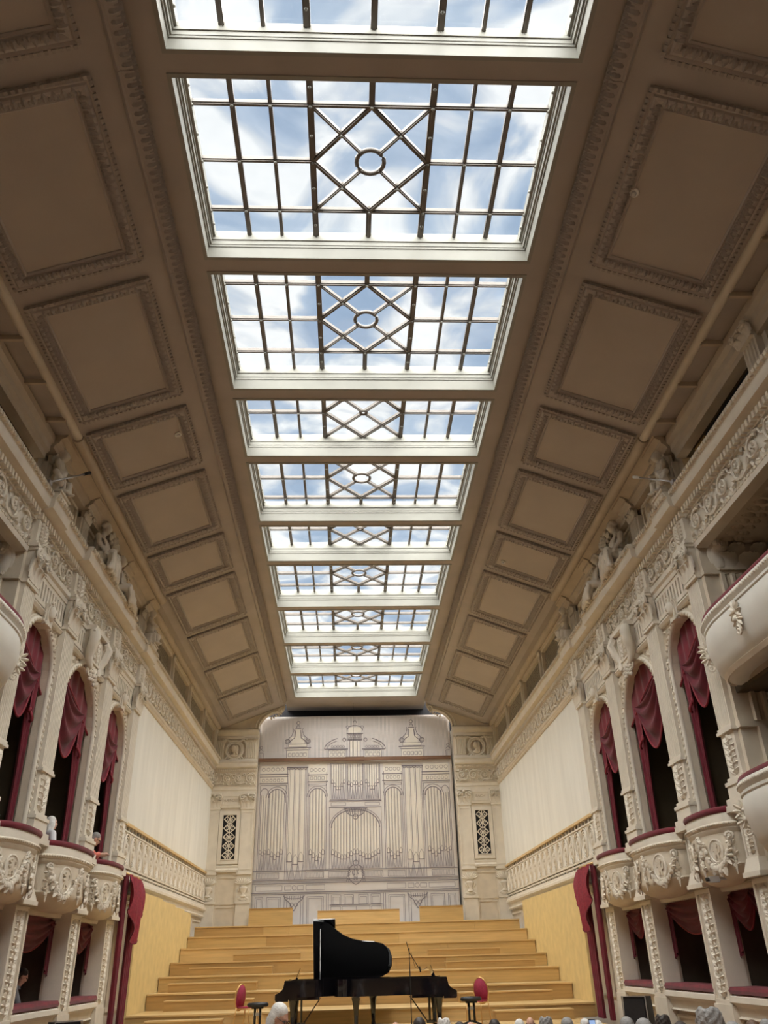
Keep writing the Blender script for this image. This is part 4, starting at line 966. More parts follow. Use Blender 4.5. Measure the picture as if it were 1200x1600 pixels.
def pipes(X, x0, x1, n, ztop, zbot, mouth, dip, rad=False):
    w = (x1 - x0) / n
    for i in range(n):
        xa, xb = x0 + i*w, x0 + (i+1)*w; c = (xa + xb)/2; t = abs(2*(i + .5)/n - 1); mz = mouth + dip*t
        zt = ztop if not rad else rad(c)
        F.fill(min(X(xa + w*.08), X(xb - w*.08)), mz, max(X(xa + w*.08), X(xb - w*.08)), zt)
        K.line([(X(xa), zt), (X(xa), mz)], .014); K.line([(X(xb), zt), (X(xb), mz)], .014); K.line([(X(xb - w*.25), zt), (X(xb - w*.25), mz)], .008)
        K.line([(X(xa), mz), (X(c), zbot), (X(xb), mz)], .013); K.line([(X(xa), mz), (X(xb), mz)], .03)
        K.line([(X(xa + w*.1), mz), (X(xa + w*.1), mz + w*1.0), (X(c), mz + w*1.6), (X(xb - w*.1), mz + w*1.0), (X(xb - w*.1), mz)], .012)
        for k in range(4): H.line([(X(xa), mz - (mz - zbot)*(k+1)/5), (X(xa), zbot)], .02)
        H.m.add([H.p(X(xa), mz), H.p(X(xa), zbot), H.p(X(c), zbot)], [(0, 1, 2)]); H.m.add([H.p(X(xb), mz), H.p(X(xb), zbot), H.p(X(c), zbot)], [(0, 1, 2)])
def case(X):
    L = lambda pts, w=.018: K.line([(X(x), z) for x, z in pts], w)
    Rc = lambda x0, z0, x1, z1, w=.016: K.rect(X(x0), z0, X(x1), z1, w)
    A = lambda cx, cz, r, a0, a1, w=.018, rz=None: L([(cx + r*cos(a0 + (a1-a0)*k/14), cz + (rz or r)*sin(a0 + (a1-a0)*k/14)) for k in range(15)], w)
    Fi = lambda x0, z0, x1, z1: F.fill(min(X(x0), X(x1)), z0, max(X(x0), X(x1)), z1)
    # outer wing
    pipes(X, 2.98, 3.62, 5, 6.1, 3.30, 3.70, .25, lambda c: 6.1 + sqrt(max(0, .32**2 - (c - 3.3)**2))); pipes(X, 3.66, 3.95, 3, 6.2, 3.30, 3.85, .1)
    A(3.30, 6.1, .34, 0, pi, .03); A(3.30, 6.1, .44, 0, pi, .02); A(3.82, 6.2, .18, 0, pi, .025, .28); L([(2.92, 6.6), (4.0, 6.6)]); L([(2.92, 5.9), (2.92, 6.6), (4.0, 6.6), (4.0, 3.25)])
    for k in range(6): Rc(3.05 + k*.16, 6.75, 3.14 + k*.16, 6.86, .014)
    L([(2.85, 6.68), (4.05, 6.68)], .03); L([(2.85, 6.95), (4.05, 6.95)], .025); L([(2.85, 7.05), (4.05, 7.05)], .04); Fi(2.9, 6.7, 4.0, 7.4)
    for k in range(5): A(3.1 + k*.2, 7.25, .07, 0, 2*pi, .014)
    # big tower of three pipes
    pipes(X, 2.12, 2.82, 3, 7.25, 2.92, 3.50, .15); L([(2.05, 7.3), (2.05, 2.9)]); L([(2.88, 7.3), (2.88, 2.9)]); L([(2.0, 7.32), (2.92, 7.32)], .05)
    for k in range(6): A(2.12 + k*.14, 7.3, .07, pi, 2*pi, .02)
    # inner wing
    pipes(X, 1.28, 1.92, 5, 6.1, 3.30, 3.62, .3, lambda c: 6.1 + sqrt(max(0, .32**2 - (c - 1.6)**2))); A(1.6, 6.1, .34, 0, pi, .03); A(1.6, 6.1, .43, 0, pi, .018)
    L([(1.22, 3.25), (1.22, 7.1)]); L([(1.98, 3.25), (1.98, 7.1)]); Rc(1.24, 6.55, 1.96, 6.62, .014); L([(1.15, 6.72), (2.02, 6.72)], .03); L([(1.15, 7.0), (2.02, 7.0)], .035); Fi(1.2, 6.7, 2.0, 7.45)
    for k in range(4): Rc(1.32 + k*.16, 6.80, 1.42 + k*.16, 6.92, .014)
    for k in range(4): A(1.35 + k*.17, 7.2, .065, 0, 2*pi, .014)
    # upper middle pipes and the round-headed field below
    pipes(X, .42, 1.02, 6, 7.42, 5.98, 6.3, .4); Rc(.38, 5.96, 1.06, 7.45); L([(0, 5.92), (1.1, 5.92)], .04); Rc(.40, 5.72, 1.02, 5.84, .014); L([(0, 5.66), (1.1, 5.66)], .03)
    A(0, 4.85, 1.0, 0, pi/2, .035, .72); A(0, 4.85, 1.08, 0, pi/2, .02, .80); L([(1.08, 3.3), (1.08, 5.66)])
    pipes(X, .0, 1.0, 8, 4.85, 3.30, 3.62, .25, lambda c: 4.85 + .72*sqrt(max(0, 1 - c*c)))
    # friezes and base
    for z, w in ((3.26, .03), (2.92, .035), (2.86, .02), (2.80, .035), (2.46, .035), (2.40, .02)): L([(0, z), (4.15, z)], w)
    for x0, x1 in ((3.1, 4.0), (1.3, 2.0), (.35, 1.1)):
        Rc(x0, 2.98, x1, 3.2)
        for k in range(int((x1-x0)/.06)): H.line([(X(x0 + .03 + k*.06), 3.0), (X(x0 + .06 + k*.06), 3.18)], .025)
    for x0, x1 in ((2.95, 4.0), (1.25, 2.0)): Rc(x0, 2.54, x1, 2.72)
    A(2.47, 2.63, .085, 0, 2*pi); Rc(2.6, 2.55, 2.85, 2.71); Rc(2.1, 2.55, 2.34, 2.71)
    A(2.47, 2.36, .42, pi, 2*pi, .02, .12); L([(2.05, 2.36), (2.15, 2.2), (2.3, 2.1), (2.40, 1.9), (2.47, 1.8), (2.54, 1.9), (2.64, 2.1), (2.79, 2.2), (2.89, 2.36)], .03)
    for k in range(9): K.line([(X(2.12 + k*.088), 2.34), (X(2.14 + k*.084), 2.2)], .02)
    for dx in (-.08, .08): A(2.47 + dx, 2.02, .07, 0, 2*pi, .02)
    for x0, x1 in ((3.7, 4.0), (3.0, 3.55), (1.3, 1.95)): Rc(x0, 1.1, x1, 2.3); Rc(x0 + .06, 1.1, x1 - .06, 2.24, .012)
    for x in (2.1, 2.2, 2.75, 2.85, 1.1, 1.18): L([(x, 1.1), (x, 2.38)])
    for x0, x1 in ((.1, .48), (.6, .98)): Rc(x0, 2.0, x1, 2.34); Rc(x0 + .05, 2.0, x1 - .06, 2.26, .014)
    L([(0, 1.98), (1.05, 1.98)], .03); Rc(0, 1.70, .55, 1.92); Rc(.62, 1.70, 1.0, 1.92); L([(0, 1.64), (1.05, 1.64)], .045); Rc(0, 1.1, .55, 1.58); Rc(.62, 1.1, 1.0, 1.58)
    # crowns above the batten
    Fi(2.02, 7.7, 2.95, 8.12); Fi(2.08, 8.12, 2.9, 8.30); Fi(2.2, 8.30, 2.75, 8.62); Fi(2.36, 8.62, 2.58, 8.95)
    L([(1.9, 8.14), (3.05, 8.14)], .04); L([(1.95, 8.06), (3.0, 8.06)], .02); Rc(2.02, 7.66, 2.95, 8.04); Rc(2.08, 8.18, 2.88, 8.30)
    for k in range(5): Rc(2.10 + k*.165, 7.78, 2.22 + k*.165, 7.92, .016)
    L([(2.08, 8.32), (2.16, 8.44), (2.34, 8.58), (2.37, 8.9)], .03); L([(2.88, 8.32), (2.80, 8.44), (2.62, 8.58), (2.59, 8.9)], .03)
    for x, d in ((2.04, 1), (2.92, -1)): A(x, 8.42, .10, 0, 2*pi, .028); A(x, 8.42, .05, 0, 2*pi, .02); L([(x + d*.02, 8.52), (x + d*.18, 8.68), (x + d*.26, 8.9), (x + d*.22, 8.98)], .022)
    L([(2.34, 8.96), (2.61, 8.96)], .03); L([(2.40, 9.0), (2.42, 9.1), (2.53, 9.1), (2.55, 9.0)], .025); A(2.475, 9.22, .07, 0, 2*pi, .028); F.fill(min(X(2.43), X(2.52)), 9.16, max(X(2.43), X(2.52)), 9.28)
    for k in range(8): H.line([(X(2.22 + .06*k), 8.32), (X(2.36 + .025*k), 8.6)], .025)
    Fi(.42, 7.7, 1.12, 8.02); L([(.3, 8.06), (1.32, 8.06)], .04); Rc(.38, 7.66, 1.15, 8.02); A(.2, 8.06, 1.12, 0, 1.05, .03, .52); A(.2, 8.06, 1.0, 0, .95, .02, .42)
    for k in range(4): Rc(.45 + k*.17, 7.76, .57 + k*.17, 7.90, .016); Rc(.45 + k*.17, 7.96, .57 + k*.17, 8.02, .012)
    for k in range(5): A(.5 + k*.12, 8.16, .05, 0, 2*pi, .015)
    A(.46, 8.46, .07, 0, 2*pi, .025)
    # lantern in the middle
    Fi(0, 7.7, .22, 8.40); L([(.22, 7.66), (.22, 8.45)]); L([(.1, 7.66), (.1, 8.4)]); L([(0, 8.45), (.32, 8.45)], .04); Rc(0, 8.5, .30, 8.68); L([(0, 8.72), (.36, 8.72)], .04)
    for k in range(3): Rc(.02 + k*.09, 8.54, .08 + k*.09, 8.64, .012)
    A(0, 8.85, .34, 0, pi/2, .03, .22); A(.32, 9.0, .06, 0, 2*pi, .022); A(0, 9.18, .07, 0, pi/2, .025, .1); F.fill(min(X(0), X(.26)), 8.76, max(X(0), X(.26)), 9.0)
    pipes(X, 0, .32, 3, 7.42, 5.98, 6.5, .1); L([(.33, 5.92), (.33, 7.45)])
    A(0, 5.6, .42, -pi/2, 0, .03, .3); L([(0, 5.62), (.5, 5.62)], .04); L([(0, 5.5), (.42, 5.5)], .02); A(0, 5.28, .1, -pi/2, pi/2, .03)
    for k in range(4): K.line([(X(.06 + k*.1), 5.6), (X(.05 + k*.07), 5.36)], .02)
    # small end finials
    L([(3.95, 7.7), (3.95, 7.95), (4.1, 7.95)], .02); A(4.05, 8.0, .09, 0, pi, .022); A(4.05, 8.18, .06, 0, 2*pi, .02)
    # coat of arms
    L([(0, 2.70), (.12, 2.76), (.26, 2.9), (.30, 3.1), (.24, 3.35), (.1, 3.42), (0, 3.42)], .035); A(0, 3.5, .1, -pi/2, pi/2, .03)
    for k in range(5): A(.33 - .02*k, 2.85 + k*.11, .05, 0, 2*pi, .018)
both(case)
K.line([(C0 + x*.28, 3.08 + z*.42) for x, z in LION + LION[:1]], .022)
for k in range(150):
    x = -4.18 + 8.26*k/149; H2 = 7.62
    H.line([(x, H2), (x, 9.46)], .016)
F.m.build('printed_fills', 'print_pale', cloth, stuff=True); 
# the hatching sits behind the pale fills and ink
H.m.v = [(x, y + .011, z) if z > 7.6 else (x, y, z) for x, y, z in H.m.v]
H.m.build('printed_hatching', 'ink_soft', cloth, stuff=True); K.m.build('printed_lines', 'ink', cloth, stuff=True)
t = empty('batten_beam', (0, 35.62, 7.62)); tag(t, 'long brown wooden batten laid across the printed organ cloth', 'beam')
for x0, x1, e in ((-4.18, -.45, 0), (-.45, .35, .012), (.35, 4.08, 0)): MB().box(x0, x1, -.04 - e, .04, -.07 - e, .07 + e).build('plank', 'batten_wood', t)
w = MB().tube([(-.12, 35.5, 10.0), (-.12, 35.52, 7.7)], .006, 5).build('hanging_wire', 'black_matt'); tag(w, 'thin dark wire hanging from the ceiling to the batten', 'wire')
# ------------------------------------------------------------------ choir risers
RIS = [(23.4, -1.03), (25.6, -.64), (27.0, -.26), (28.5, .10), (30.0, .50), (31.2, .86), (32.4, 1.20)]
WM = ['wood', 'wood_light', 'wood_dark']
ORD = ['lowest', 'second lowest', 'third lowest', 'fourth', 'third highest', 'second highest', 'highest']
prev = STAGE
for i, (y, z) in enumerate(RIS):
    y1 = RIS[i+1][0] if i < 6 else 35.02
    t = empty('choir_riser', (0, y, prev)); tag(t, '%s wide wooden choir riser with long front boards' % ORD[i], 'riser', 'wooden choir risers')
    h = z - prev; HW = 5.79
    MB().box(-HW, HW, .03, y1 - y, 0, h - .04).build('carcass', 'wood_dark', t)
    rd = random.Random(i + 2); cuts = [-HW] + sorted(rd.uniform(-4.5, 4.5) for k in range(3)) + [HW]
    for a, b in zip(cuts, cuts[1:]): MB().box(a + .004, b - .004, 0, .03, .005, h - .045).build('front_board', rd.choice(WM), t)
    nb = 3
    for k in range(nb): MB().box(-HW, HW, -.03 + (y1 - y)*k/nb + (.004 if k else 0), -.03 + (y1 - y)*(k+1)/nb, h - .04, h).build('tread_board', 'wood_light' if k == 0 else 'wood', t)
    prev = z
# low bench boxes standing on the risers: (riser it stands on, x0, x1, height)
BX = [(0, -5.2, -2.9, .24, 25.05), (1, -5.4, -2.95, .22, 26.45), (2, -5.1, -2.65, .21, 27.95), (3, -4.0, -1.9, .20, 29.4), (0, 2.6, 5.1, .24, 25.05), (2, 2.6, 5.3, .20, 27.95), (3, 2.2, 4.5, .19, 29.4), (-1, 3.2, 5.1, .22, 22.9), (-1, -5.2, -3.4, .22, 22.9)]
lev = [STAGE] + [z for y, z in RIS]
for k, (r, x0, x1, h, y) in enumerate(BX):
    t = empty('step_box', ((x0 + x1)/2, y, lev[r + 1])); side = 'left' if x0 < 0 else 'right'
    tag(t, 'low wooden step box %s at the %s' % ('on the stage floor' if r < 0 else 'on the %s choir riser' % ORD[r], side), 'step', 'step boxes')
    w = (x1 - x0)/2; MB().box(-w, w, 0, .42, 0, h - .03).build('box', 'wood_dark', t); MB().box(-w - .015, w + .015, -.02, .44, h - .03, h).build('lid', 'wood_light', t)
# tall boards at the very back
for k, (x0, x1, z1, nm, y) in enumerate(((-4.18, -2.5, 1.86, 'brown end board in front of the organ cloth at the left', 34.9), (-1.5, 1.55, 1.66, 'wide pale board in the middle in front of the organ cloth', 33.6), (2.4, 4.1, 1.80, 'brown end board in front of the organ cloth at the right', 34.9))):
    t = empty('back_board', ((x0 + x1)/2, y, 1.2)); tag(t, nm, 'board'); w = (x1-x0)/2
    MB().box(-w, w, 0, .03, 0, z1 - 1.2).build('panel', ('wood', 'wood_light', 'wood')[k], t); MB().box(-w, w, -.02, .08, z1 - 1.22, z1 - 1.18).build('cap', 'wood_dark', t)
    MB().box(-w, -w + .06, .03, .4, 0, .1).box(w - .06, w, .03, .4, 0, .1).build('foot', 'wood_dark', t)
# yellow side boards
for s, nm in SIDES:
    t = empty('side_screen', (s*5.84, 23.5, STAGE)); tag(t, 'tall yellow board screen standing along the risers on the %s' % nm, 'screen', 'yellow side screens')
    n = 4 if s < 0 else 3; Y = [23.55, 26.6, 28.6, 30.2, 31.6] if s < 0 else [23.6, 26.8, 29.4, 31.6]
    for k in range(n):
        MB().box(-.035, .035, Y[k] - 23.5 + .004, Y[k+1] - 23.5, .0, 1.74 - STAGE - .05*k*(s < 0)).build('board', 'yellow_board', t)

# ------------------------------------------------------------------ two grand pianos, tails nested
OUT = [(.28, 0), (2.30, 0), (2.50, .03), (2.66, .13), (2.74, .32), (2.74, .55), (2.68, .75), (2.52, .90), (2.30, .97), (2.0, 1.0), (1.75, 1.06), (1.55, 1.16), (1.38, 1.30), (1.22, 1.46), (1.05, 1.55), (.85, 1.57), (.28, 1.57)]
def grand(t, lid):
    cx, cy = 1.4, .75
    inn = [(cx + (x-cx)*.955, cy + (y-cy)*.93) for x, y in OUT]; n = len(OUT)
    vs = [(x, y, z) for z in (.66, 1.0) for x, y in OUT] + [(x, y, z) for z in (1.0, .90) for x, y in inn]
    fs = [tuple(range(n-1, -1, -1))] + [(i, (i+1) % n, (i+1) % n + n, i+n) for i in range(n)] + [(n+i, n+(i+1) % n, 2*n+(i+1) % n, 2*n+i) for i in range(n)] + [(2*n+i, 2*n+(i+1) % n, 3*n+(i+1) % n, 3*n+i) for i in range(n)]
    MB().add(vs, fs).build('rim', 'piano_black', t, radians(35))
    MB().extz([(cx + (x-cx)*.95, cy + (y-cy)*.92) for x, y in OUT], .86, .90).build('iron_plate', 'black_matt', t)
    m = MB(); m.box(.30, 1.0, .05, 1.52, .60, .66); m.box(.02, .30, .06, 1.51, .62, .72); m.box(.0, .03, .06, 1.51, .60, .74); m.build('key_bed', 'piano_black', t)
    for y in (0, 1.51):
        MB().extr([(.28, .58), (.0, .58), (-.02, .62), (-.02, .72), (.10, .78), (.16, .84), (.18, .93), (.20, 1.0), (.28, 1.0)], y, y + .06).build('arm', 'piano_black', t, radians(35))
    k = MB()
    for i in range(52): k.box(.03, .18, .08 + i*1.4135/52 + .001, .08 + (i+1)*1.4135/52 - .001, .72, .742)
    k.build('white_keys', 'ivory', t, stuff=True)
    k = MB()
    for i in range(51):
        if i % 7 not in (1, 4): k.box(.09, .18, .08 + (i+1)*1.4135/52 - .006, .08 + (i+1)*1.4135/52 + .006, .74, .756)
    k.build('black_keys', 'black_matt', t, stuff=True)
    MB().box(.18, .30, .06, 1.51, .72, .98).build('fallboard', 'piano_black', t)
    MB().box(-.006, .006, .35, 1.2, 0, .26).build('music_desk', 'piano_black', t, loc=(.42, 0, 1.0), rot=(0, radians(24), 0))
    for x, y in ((.38, .16), (.38, 1.41), (2.25, .42)):
        l = MB().lathe([(.05, 0), (.055, .06), (.045, .10), (.06, .40), (.085, .56), (.10, .60), (.10, .66)], 8, (x, y)).build('leg', 'piano_black', t, radians(35))
        MB().tube([(x, y - .03, .035), (x, y + .03, .035)], .035, 10).build('caster', 'brass', l)
    ly = MB(); ly.tube([(.55, .70, .62), (.55, .72, .12)], .022, 8); ly.tube([(.55, .86, .62), (.55, .84, .12)], .022, 8); ly.box(.46, .64, .64, .92, .08, .14); ly.tube([(.62, .72, .12), (1.0, .74, .62)], .012, 6); ly.tube([(.62, .84, .12), (1.0, .82, .62)], .012, 6)
    ly = ly.build('pedal_lyre', 'piano_black', t, radians(35))
    for y in (.72, .78, .84): MB().box(.38, .5, y - .012, y + .012, .07, .085).build('pedal', 'brass', ly)
    if lid:
        L = [(x, y) for x, y in OUT if x > .6]; L = [(.80, 0)] + [p for p in OUT[1:-1] if p[0] > .82] + [(.80, 1.57)]
        li = MB().extz(L, -.012, .012).build('lid', 'piano_black', t, loc=(0, -.0, .99), rot=(radians(53), 0, 0))
        MB().box(.26, .80, .0, 1.57, .02, .044).build('front_flap', 'piano_black', li, loc=(.54, 0, .02))
        MB().tube([(1.0, 1.35, .95), (.98, .92, 2.06)], .012, 6).build('lid_prop', 'piano_black', t)
# rear piano: keys at the left, straight side away from the audience; front piano: keys at the right, straight side to the audience
a = empty('grand_piano', (-2.02, 23.18, STAGE), (0, 0, 0), (1, -1, 1)); grand(a, True); tag(a, 'rear black grand piano with raised lid and keyboard at the left', 'piano', 'grand pianos')
b = empty('grand_piano', (2.06, 21.10, STAGE), (0, 0, 0), (-1, 1, 1)); grand(b, False); tag(b, 'front black grand piano without lid, keyboard at the right', 'piano', 'grand pianos')

# ------------------------------------------------------------------ chairs and stools
def chair(t):
    def ov(a, b, z, y0): return [(a*cos(2*pi*k/24), y0 - .10*(b*sin(2*pi*k/24)), z + b*sin(2*pi*k/24)) for k in range(24)]
    bk = MB().tube(ov(.20, .27, .66, .20), .018, 8, 1, True).build('back_frame', 'brass', t, True)
    m = MB(); n = 24; o = ov(.185, .255, .66, .20); m.add([(x, y - .02, z) for x, y, z in o] + [(x, y + .02, z) for x, y, z in o] + [(0, .165, .66), (0, .235, .66)],
        [(i, (i+1) % n, 2*n) for i in range(n)] + [((i+1) % n + n, i + n, 2*n+1) for i in range(n)] + [(i, i+n, (i+1) % n + n, (i+1) % n) for i in range(n)])
    m.build('back_pad', 'red_fabric', t, True)
    sp = [(.22*abs(cos(q))**.6*math.copysign(1, cos(q)), -.02 + .21*abs(sin(q))**.6*math.copysign(1, sin(q))) for q in [2*pi*k/24 for k in range(24)]]
    MB().extz(sp, .42, .47).build('seat', 'red_fabric', t, radians(35)); MB().tube([(x*1.03, y*1.03, .43) for x, y in sp], .012, 6, 1, True).build('seat_frame', 'brass', t, True)
    for x in (-.19, .19):
        MB().tube([(x, -.18, .43), (x*1.1, -.21, 0)], .012, 8).build('leg', 'brass', t, True); MB().tube([(x, .17, .46), (x*1.08, .24, 0)], .012, 8).build('leg', 'brass', t, True)
        MB().tube([(x*.9, .17, .43), (x*.95, .215, .5), (x*.98, .205, .6)], .014, 8).build('back_post', 'brass', t, True)
def stool(t):
    MB().lathe([(.02, .47), (.22, .475), (.25, .50), (.25, .535), (.22, .56), (.05, .57), (.01, .57)], 24, (0, 0), 0, 2*pi, 1.0, .72).build('seat', 'leather', t, True)
    MB().box(-.13, .13, -.10, .10, .44, .475).build('seat_plate', 'black_matt', t)
    for x in (-.06, .06): MB().tube([(x, 0, .45), (x, 0, .06)], .028, 10).build('column', 'black_matt', t, True)
    MB().box(-.09, .09, -.02, .02, .30, .36).build('brace', 'steel', t)
    for k in range(4): q = pi/4 + k*pi/2; MB().tube([(0, 0, .08), (.26*cos(q), .22*sin(q), .02)], .02, 8).build('foot', 'black_matt', t, True)
for x, y, rz, sd in ((-2.78, 22.7, radians(62), 'left'), (2.72, 22.5, radians(-38), 'right')):
    t = empty('banquet_chair', (x, y, STAGE), (0, 0, rz)); chair(t); tag(t, 'brass-framed chair with red oval back at the %s piano keyboard' % sd, 'chair', 'red oval-backed chairs')
for x, y, sd in ((-2.48, 22.25, 'left'), (2.50, 22.0, 'right')):
    t = empty('piano_stool', (x, y, STAGE)); stool(t); tag(t, 'black padded piano stool at the %s keyboard' % sd, 'stool', 'piano stools')

# ------------------------------------------------------------------ microphones, loudspeakers, rods, detectors
t = empty('microphone_stand', (1.02, 20.9, STAGE)); tag(t, 'tall thin black microphone stand in front of the pianos', 'microphone stand')
MB().tube([(0, 0, .02), (0, 0, 1.58)], .011, 8).build('pole', 'black_matt', t); MB().tube([(-.06, 0, 1.72), (0, 0, 1.5), (.22, 0, 1.16)], .008, 6).build('boom', 'black_matt', t)
MB().tube([(.22, 0, 1.22), (.24, .0, 1.10)], .016, 8).build('microphone', 'black_matt', t); MB().tube([(.04, 0, 1.5), (.12, .01, 1.2), (.3, .02, 1.14), (.4, .02, 1.2)], .005, 5).build('cable', 'black_matt', t)
for k in range(3): q = k*2*pi/3; MB().tube([(0, 0, .12), (.28*cos(q), .28*sin(q), .01)], .01, 6).build('leg', 'black_matt', t)
for s, nm in SIDES:
    # black loudspeaker cabinets in front of the lower boxes
    Y, X = (17.0, -5.35) if s < 0 else (18.5, 5.35)
    z0 = zfloor(Y); top = -.74 if s > 0 else -.80
    t = empty('loudspeaker', (X, Y, z0), (0, 0, s*radians(-38))); tag(t, 'black loudspeaker cabinet on a stand below the %s boxes' % nm, 'loudspeaker', 'loudspeakers'); h = top - z0
    MB().taper(-.24, .24, -.2, .2, h - .78, h, .02, .02).build('cabinet', 'black_matt', t); MB().box(-.20, .20, -.215, -.2, h - .74, h - .05).build('grille', 'leather', t)
    MB().frame(-.245, .245, h - .80, h + .012, .015, -.21, -.19).build('edge_trim', 'steel', t); MB().tube([(0, 0, h - .78), (0, 0, .03)], .02, 8).build('pole', 'black_matt', t)
    MB().lathe([(.24, 0), (.24, .02), (.05, .04)], 16).build('base', 'black_matt', t)
    # microphone rods reaching from the upper gallery rail
    t = empty('microphone_rod', (s*5.75, 12.75, 7.68)); tag(t, 'slim grey rod with a small black microphone jutting from the %s gallery rail' % nm, 'microphone', 'gallery microphone rods')
    dx = Vector((s*5.45 - s*5.75, 13.55 - 12.75, 8.28 - 7.68)) if s > 0 else Vector((.3, .85, .72))
    MB().tube([(0, 0, .02), dx], .018, 8).build('rod', 'steel', t, True); e = dx.normalized()
    MB().tube([dx - e*.02, dx + e*.18], [.03, .036], 8).build('microphone', 'black_matt' if s < 0 else 'white_plastic', t, True)
    MB().box(-.05, .05, -.06, .06, -.02, .05).build('clamp', 'steel', t)
# small camera under the near right balcony
t = empty('wall_camera', (5.62, 14.15, 1.02)); tag(t, 'small silver camera on a bracket under the right balcony nearest the column', 'camera')
MB().tube([(.45, -.1, .02), (0, 0, 0)], .018, 8).build('bracket', 'steel', t); MB().box(-.14, .02, -.05, .05, -.045, .045).build('housing', 'steel', t); MB().tube([(-.14, 0, 0), (-.19, 0, 0)], .03, 10).build('lens', 'black_matt', t)
for s, X, Y, where in ((1, 3.80, 7.85, 'right coffer in front of the big skylight'), (-1, 3.85, 14.0, 'left coffer beside the short skylight'), (1, 3.95, 20.1, 'right coffer beyond the second short skylight')):
    z = 9.75 - (X - 3.55)*.389 - .02
    t = inst('smoke_detector', None, None, mw=slope_matrix(s, Y, X, z)); tag(t, 'small round white smoke detector on the %s' % where, 'smoke detector', 'smoke detectors')
    M = Matrix(((1, 0, 0, 0), (0, 0, 1, 0), (0, -1, 0, 0), (0, 0, 0, 1)))
    for nm2, pr, mt in (('base', [(.075, 0), (.075, .02), (.06, .03)], 'white_plastic'), ('sensor', [(.04, .03), (.04, .05), (.025, .06)], 'steel')):
        q = MB().lathe(pr, 16); MB().join(q, M).build(nm2, mt, t)
# ------------------------------------------------------------------ people
def pixel_ray(px, py):
    d = r2*((px - 600)/1265.0) + u2*((800 - py)/1265.0) + fwd; return d
def at_depth(px, py, Y): d = pixel_ray(px, py); k = Y / d.y; return Vector((-0.362 + d.x*k, Y, d.z*k))
def ch(m, pts, rs, n=8):
    m.tube(pts, rs, n)
    for p, r in zip(pts, rs): m.ball(p, r, 8, 6)
def hand(m, p, d, up, g):                # palm and five curled fingers; p wrist, d pointing direction, up = back of the hand
    p = Vector(p); d = Vector(d).normalized(); up = Vector(up).normalized(); sd = d.cross(up)
    m.ball(p + d*.045, (.038, .038, .038)); m.ball(p + d*.075, (.036, .036, .032))
    for k, L in enumerate((.066, .075, .070, .056)):
        b = p + d*.085 + sd*(.028 - .019*k); c = b + d*L*.55 - up*L*.2*g; e = c + d*L*.35*(1 - g*.6) - up*L*.5*g
        ch(m, [b, c, e], [.0105, .0095, .008], 6)
    b = p + d*.03 + sd*.03*(1); ch(m, [b, b + sd*.03 + d*.03, b + sd*.028 + d*.062 - up*.012], [.013, .011, .009], 6)
POSE = {}
def pose(kind):
    # joints, figure faces +y, seated on a 0.45 m seat; head centre, head pitch
    J = dict(hip=(0, 0, .53), chest=(0, .0, .86), neck=(0, .01, 1.05), head=(0, .03, 1.21), pitch=0.0, yaw=0.0)
    J['arms'] = [[(-.17, 0, .99), (-.24, .02, .73), (-.16, .24, .60)], [(.17, 0, .99), (.24, .02, .73), (.16, .24, .60)]]
    J['hd'] = [((.2, 1, -.2), (0, .2, 1), .5), ((-.2, 1, -.2), (0, .2, 1), .5)]
    J['legs'] = [[(-.09, 0, .53), (-.11, .43, .50), (-.11, .42, .07)], [(.09, 0, .53), (.11, .43, .50), (.11, .42, .07)]]
    if kind == 'bow':
        J.update(chest=(0, .08, .86), neck=(0, .17, 1.02), head=(0, .25, 1.15), pitch=-.55)
        J['arms'] = [[(-.17, .10, .97), (-.25, .20, .72), (-.12, .40, .62)], [(.17, .10, .97), (.25, .20, .72), (.12, .40, .62)]]
    if kind == 'lean':
        J.update(chest=(0, .16, .84), neck=(0, .32, .98), head=(0, .43, 1.09), pitch=-.5)
        J['arms'] = [[(-.17, .24, .94), (-.25, .42, .78), (-.10, .62, .80)], [(.17, .24, .94), (.25, .42, .78), (.10, .62, .80)]]
    if kind == 'phone':
        J['arms'][0] = [(-.17, 0, .99), (-.30, .14, .84), (-.34, .26, 1.06)]; J['hd'][0] = ((0, .12, 1), (0, 1, -.1), .75)
        J['arms'][1] = [(.17, 0, .99), (.26, .05, .74), (.10, .26, .66)]
    return J
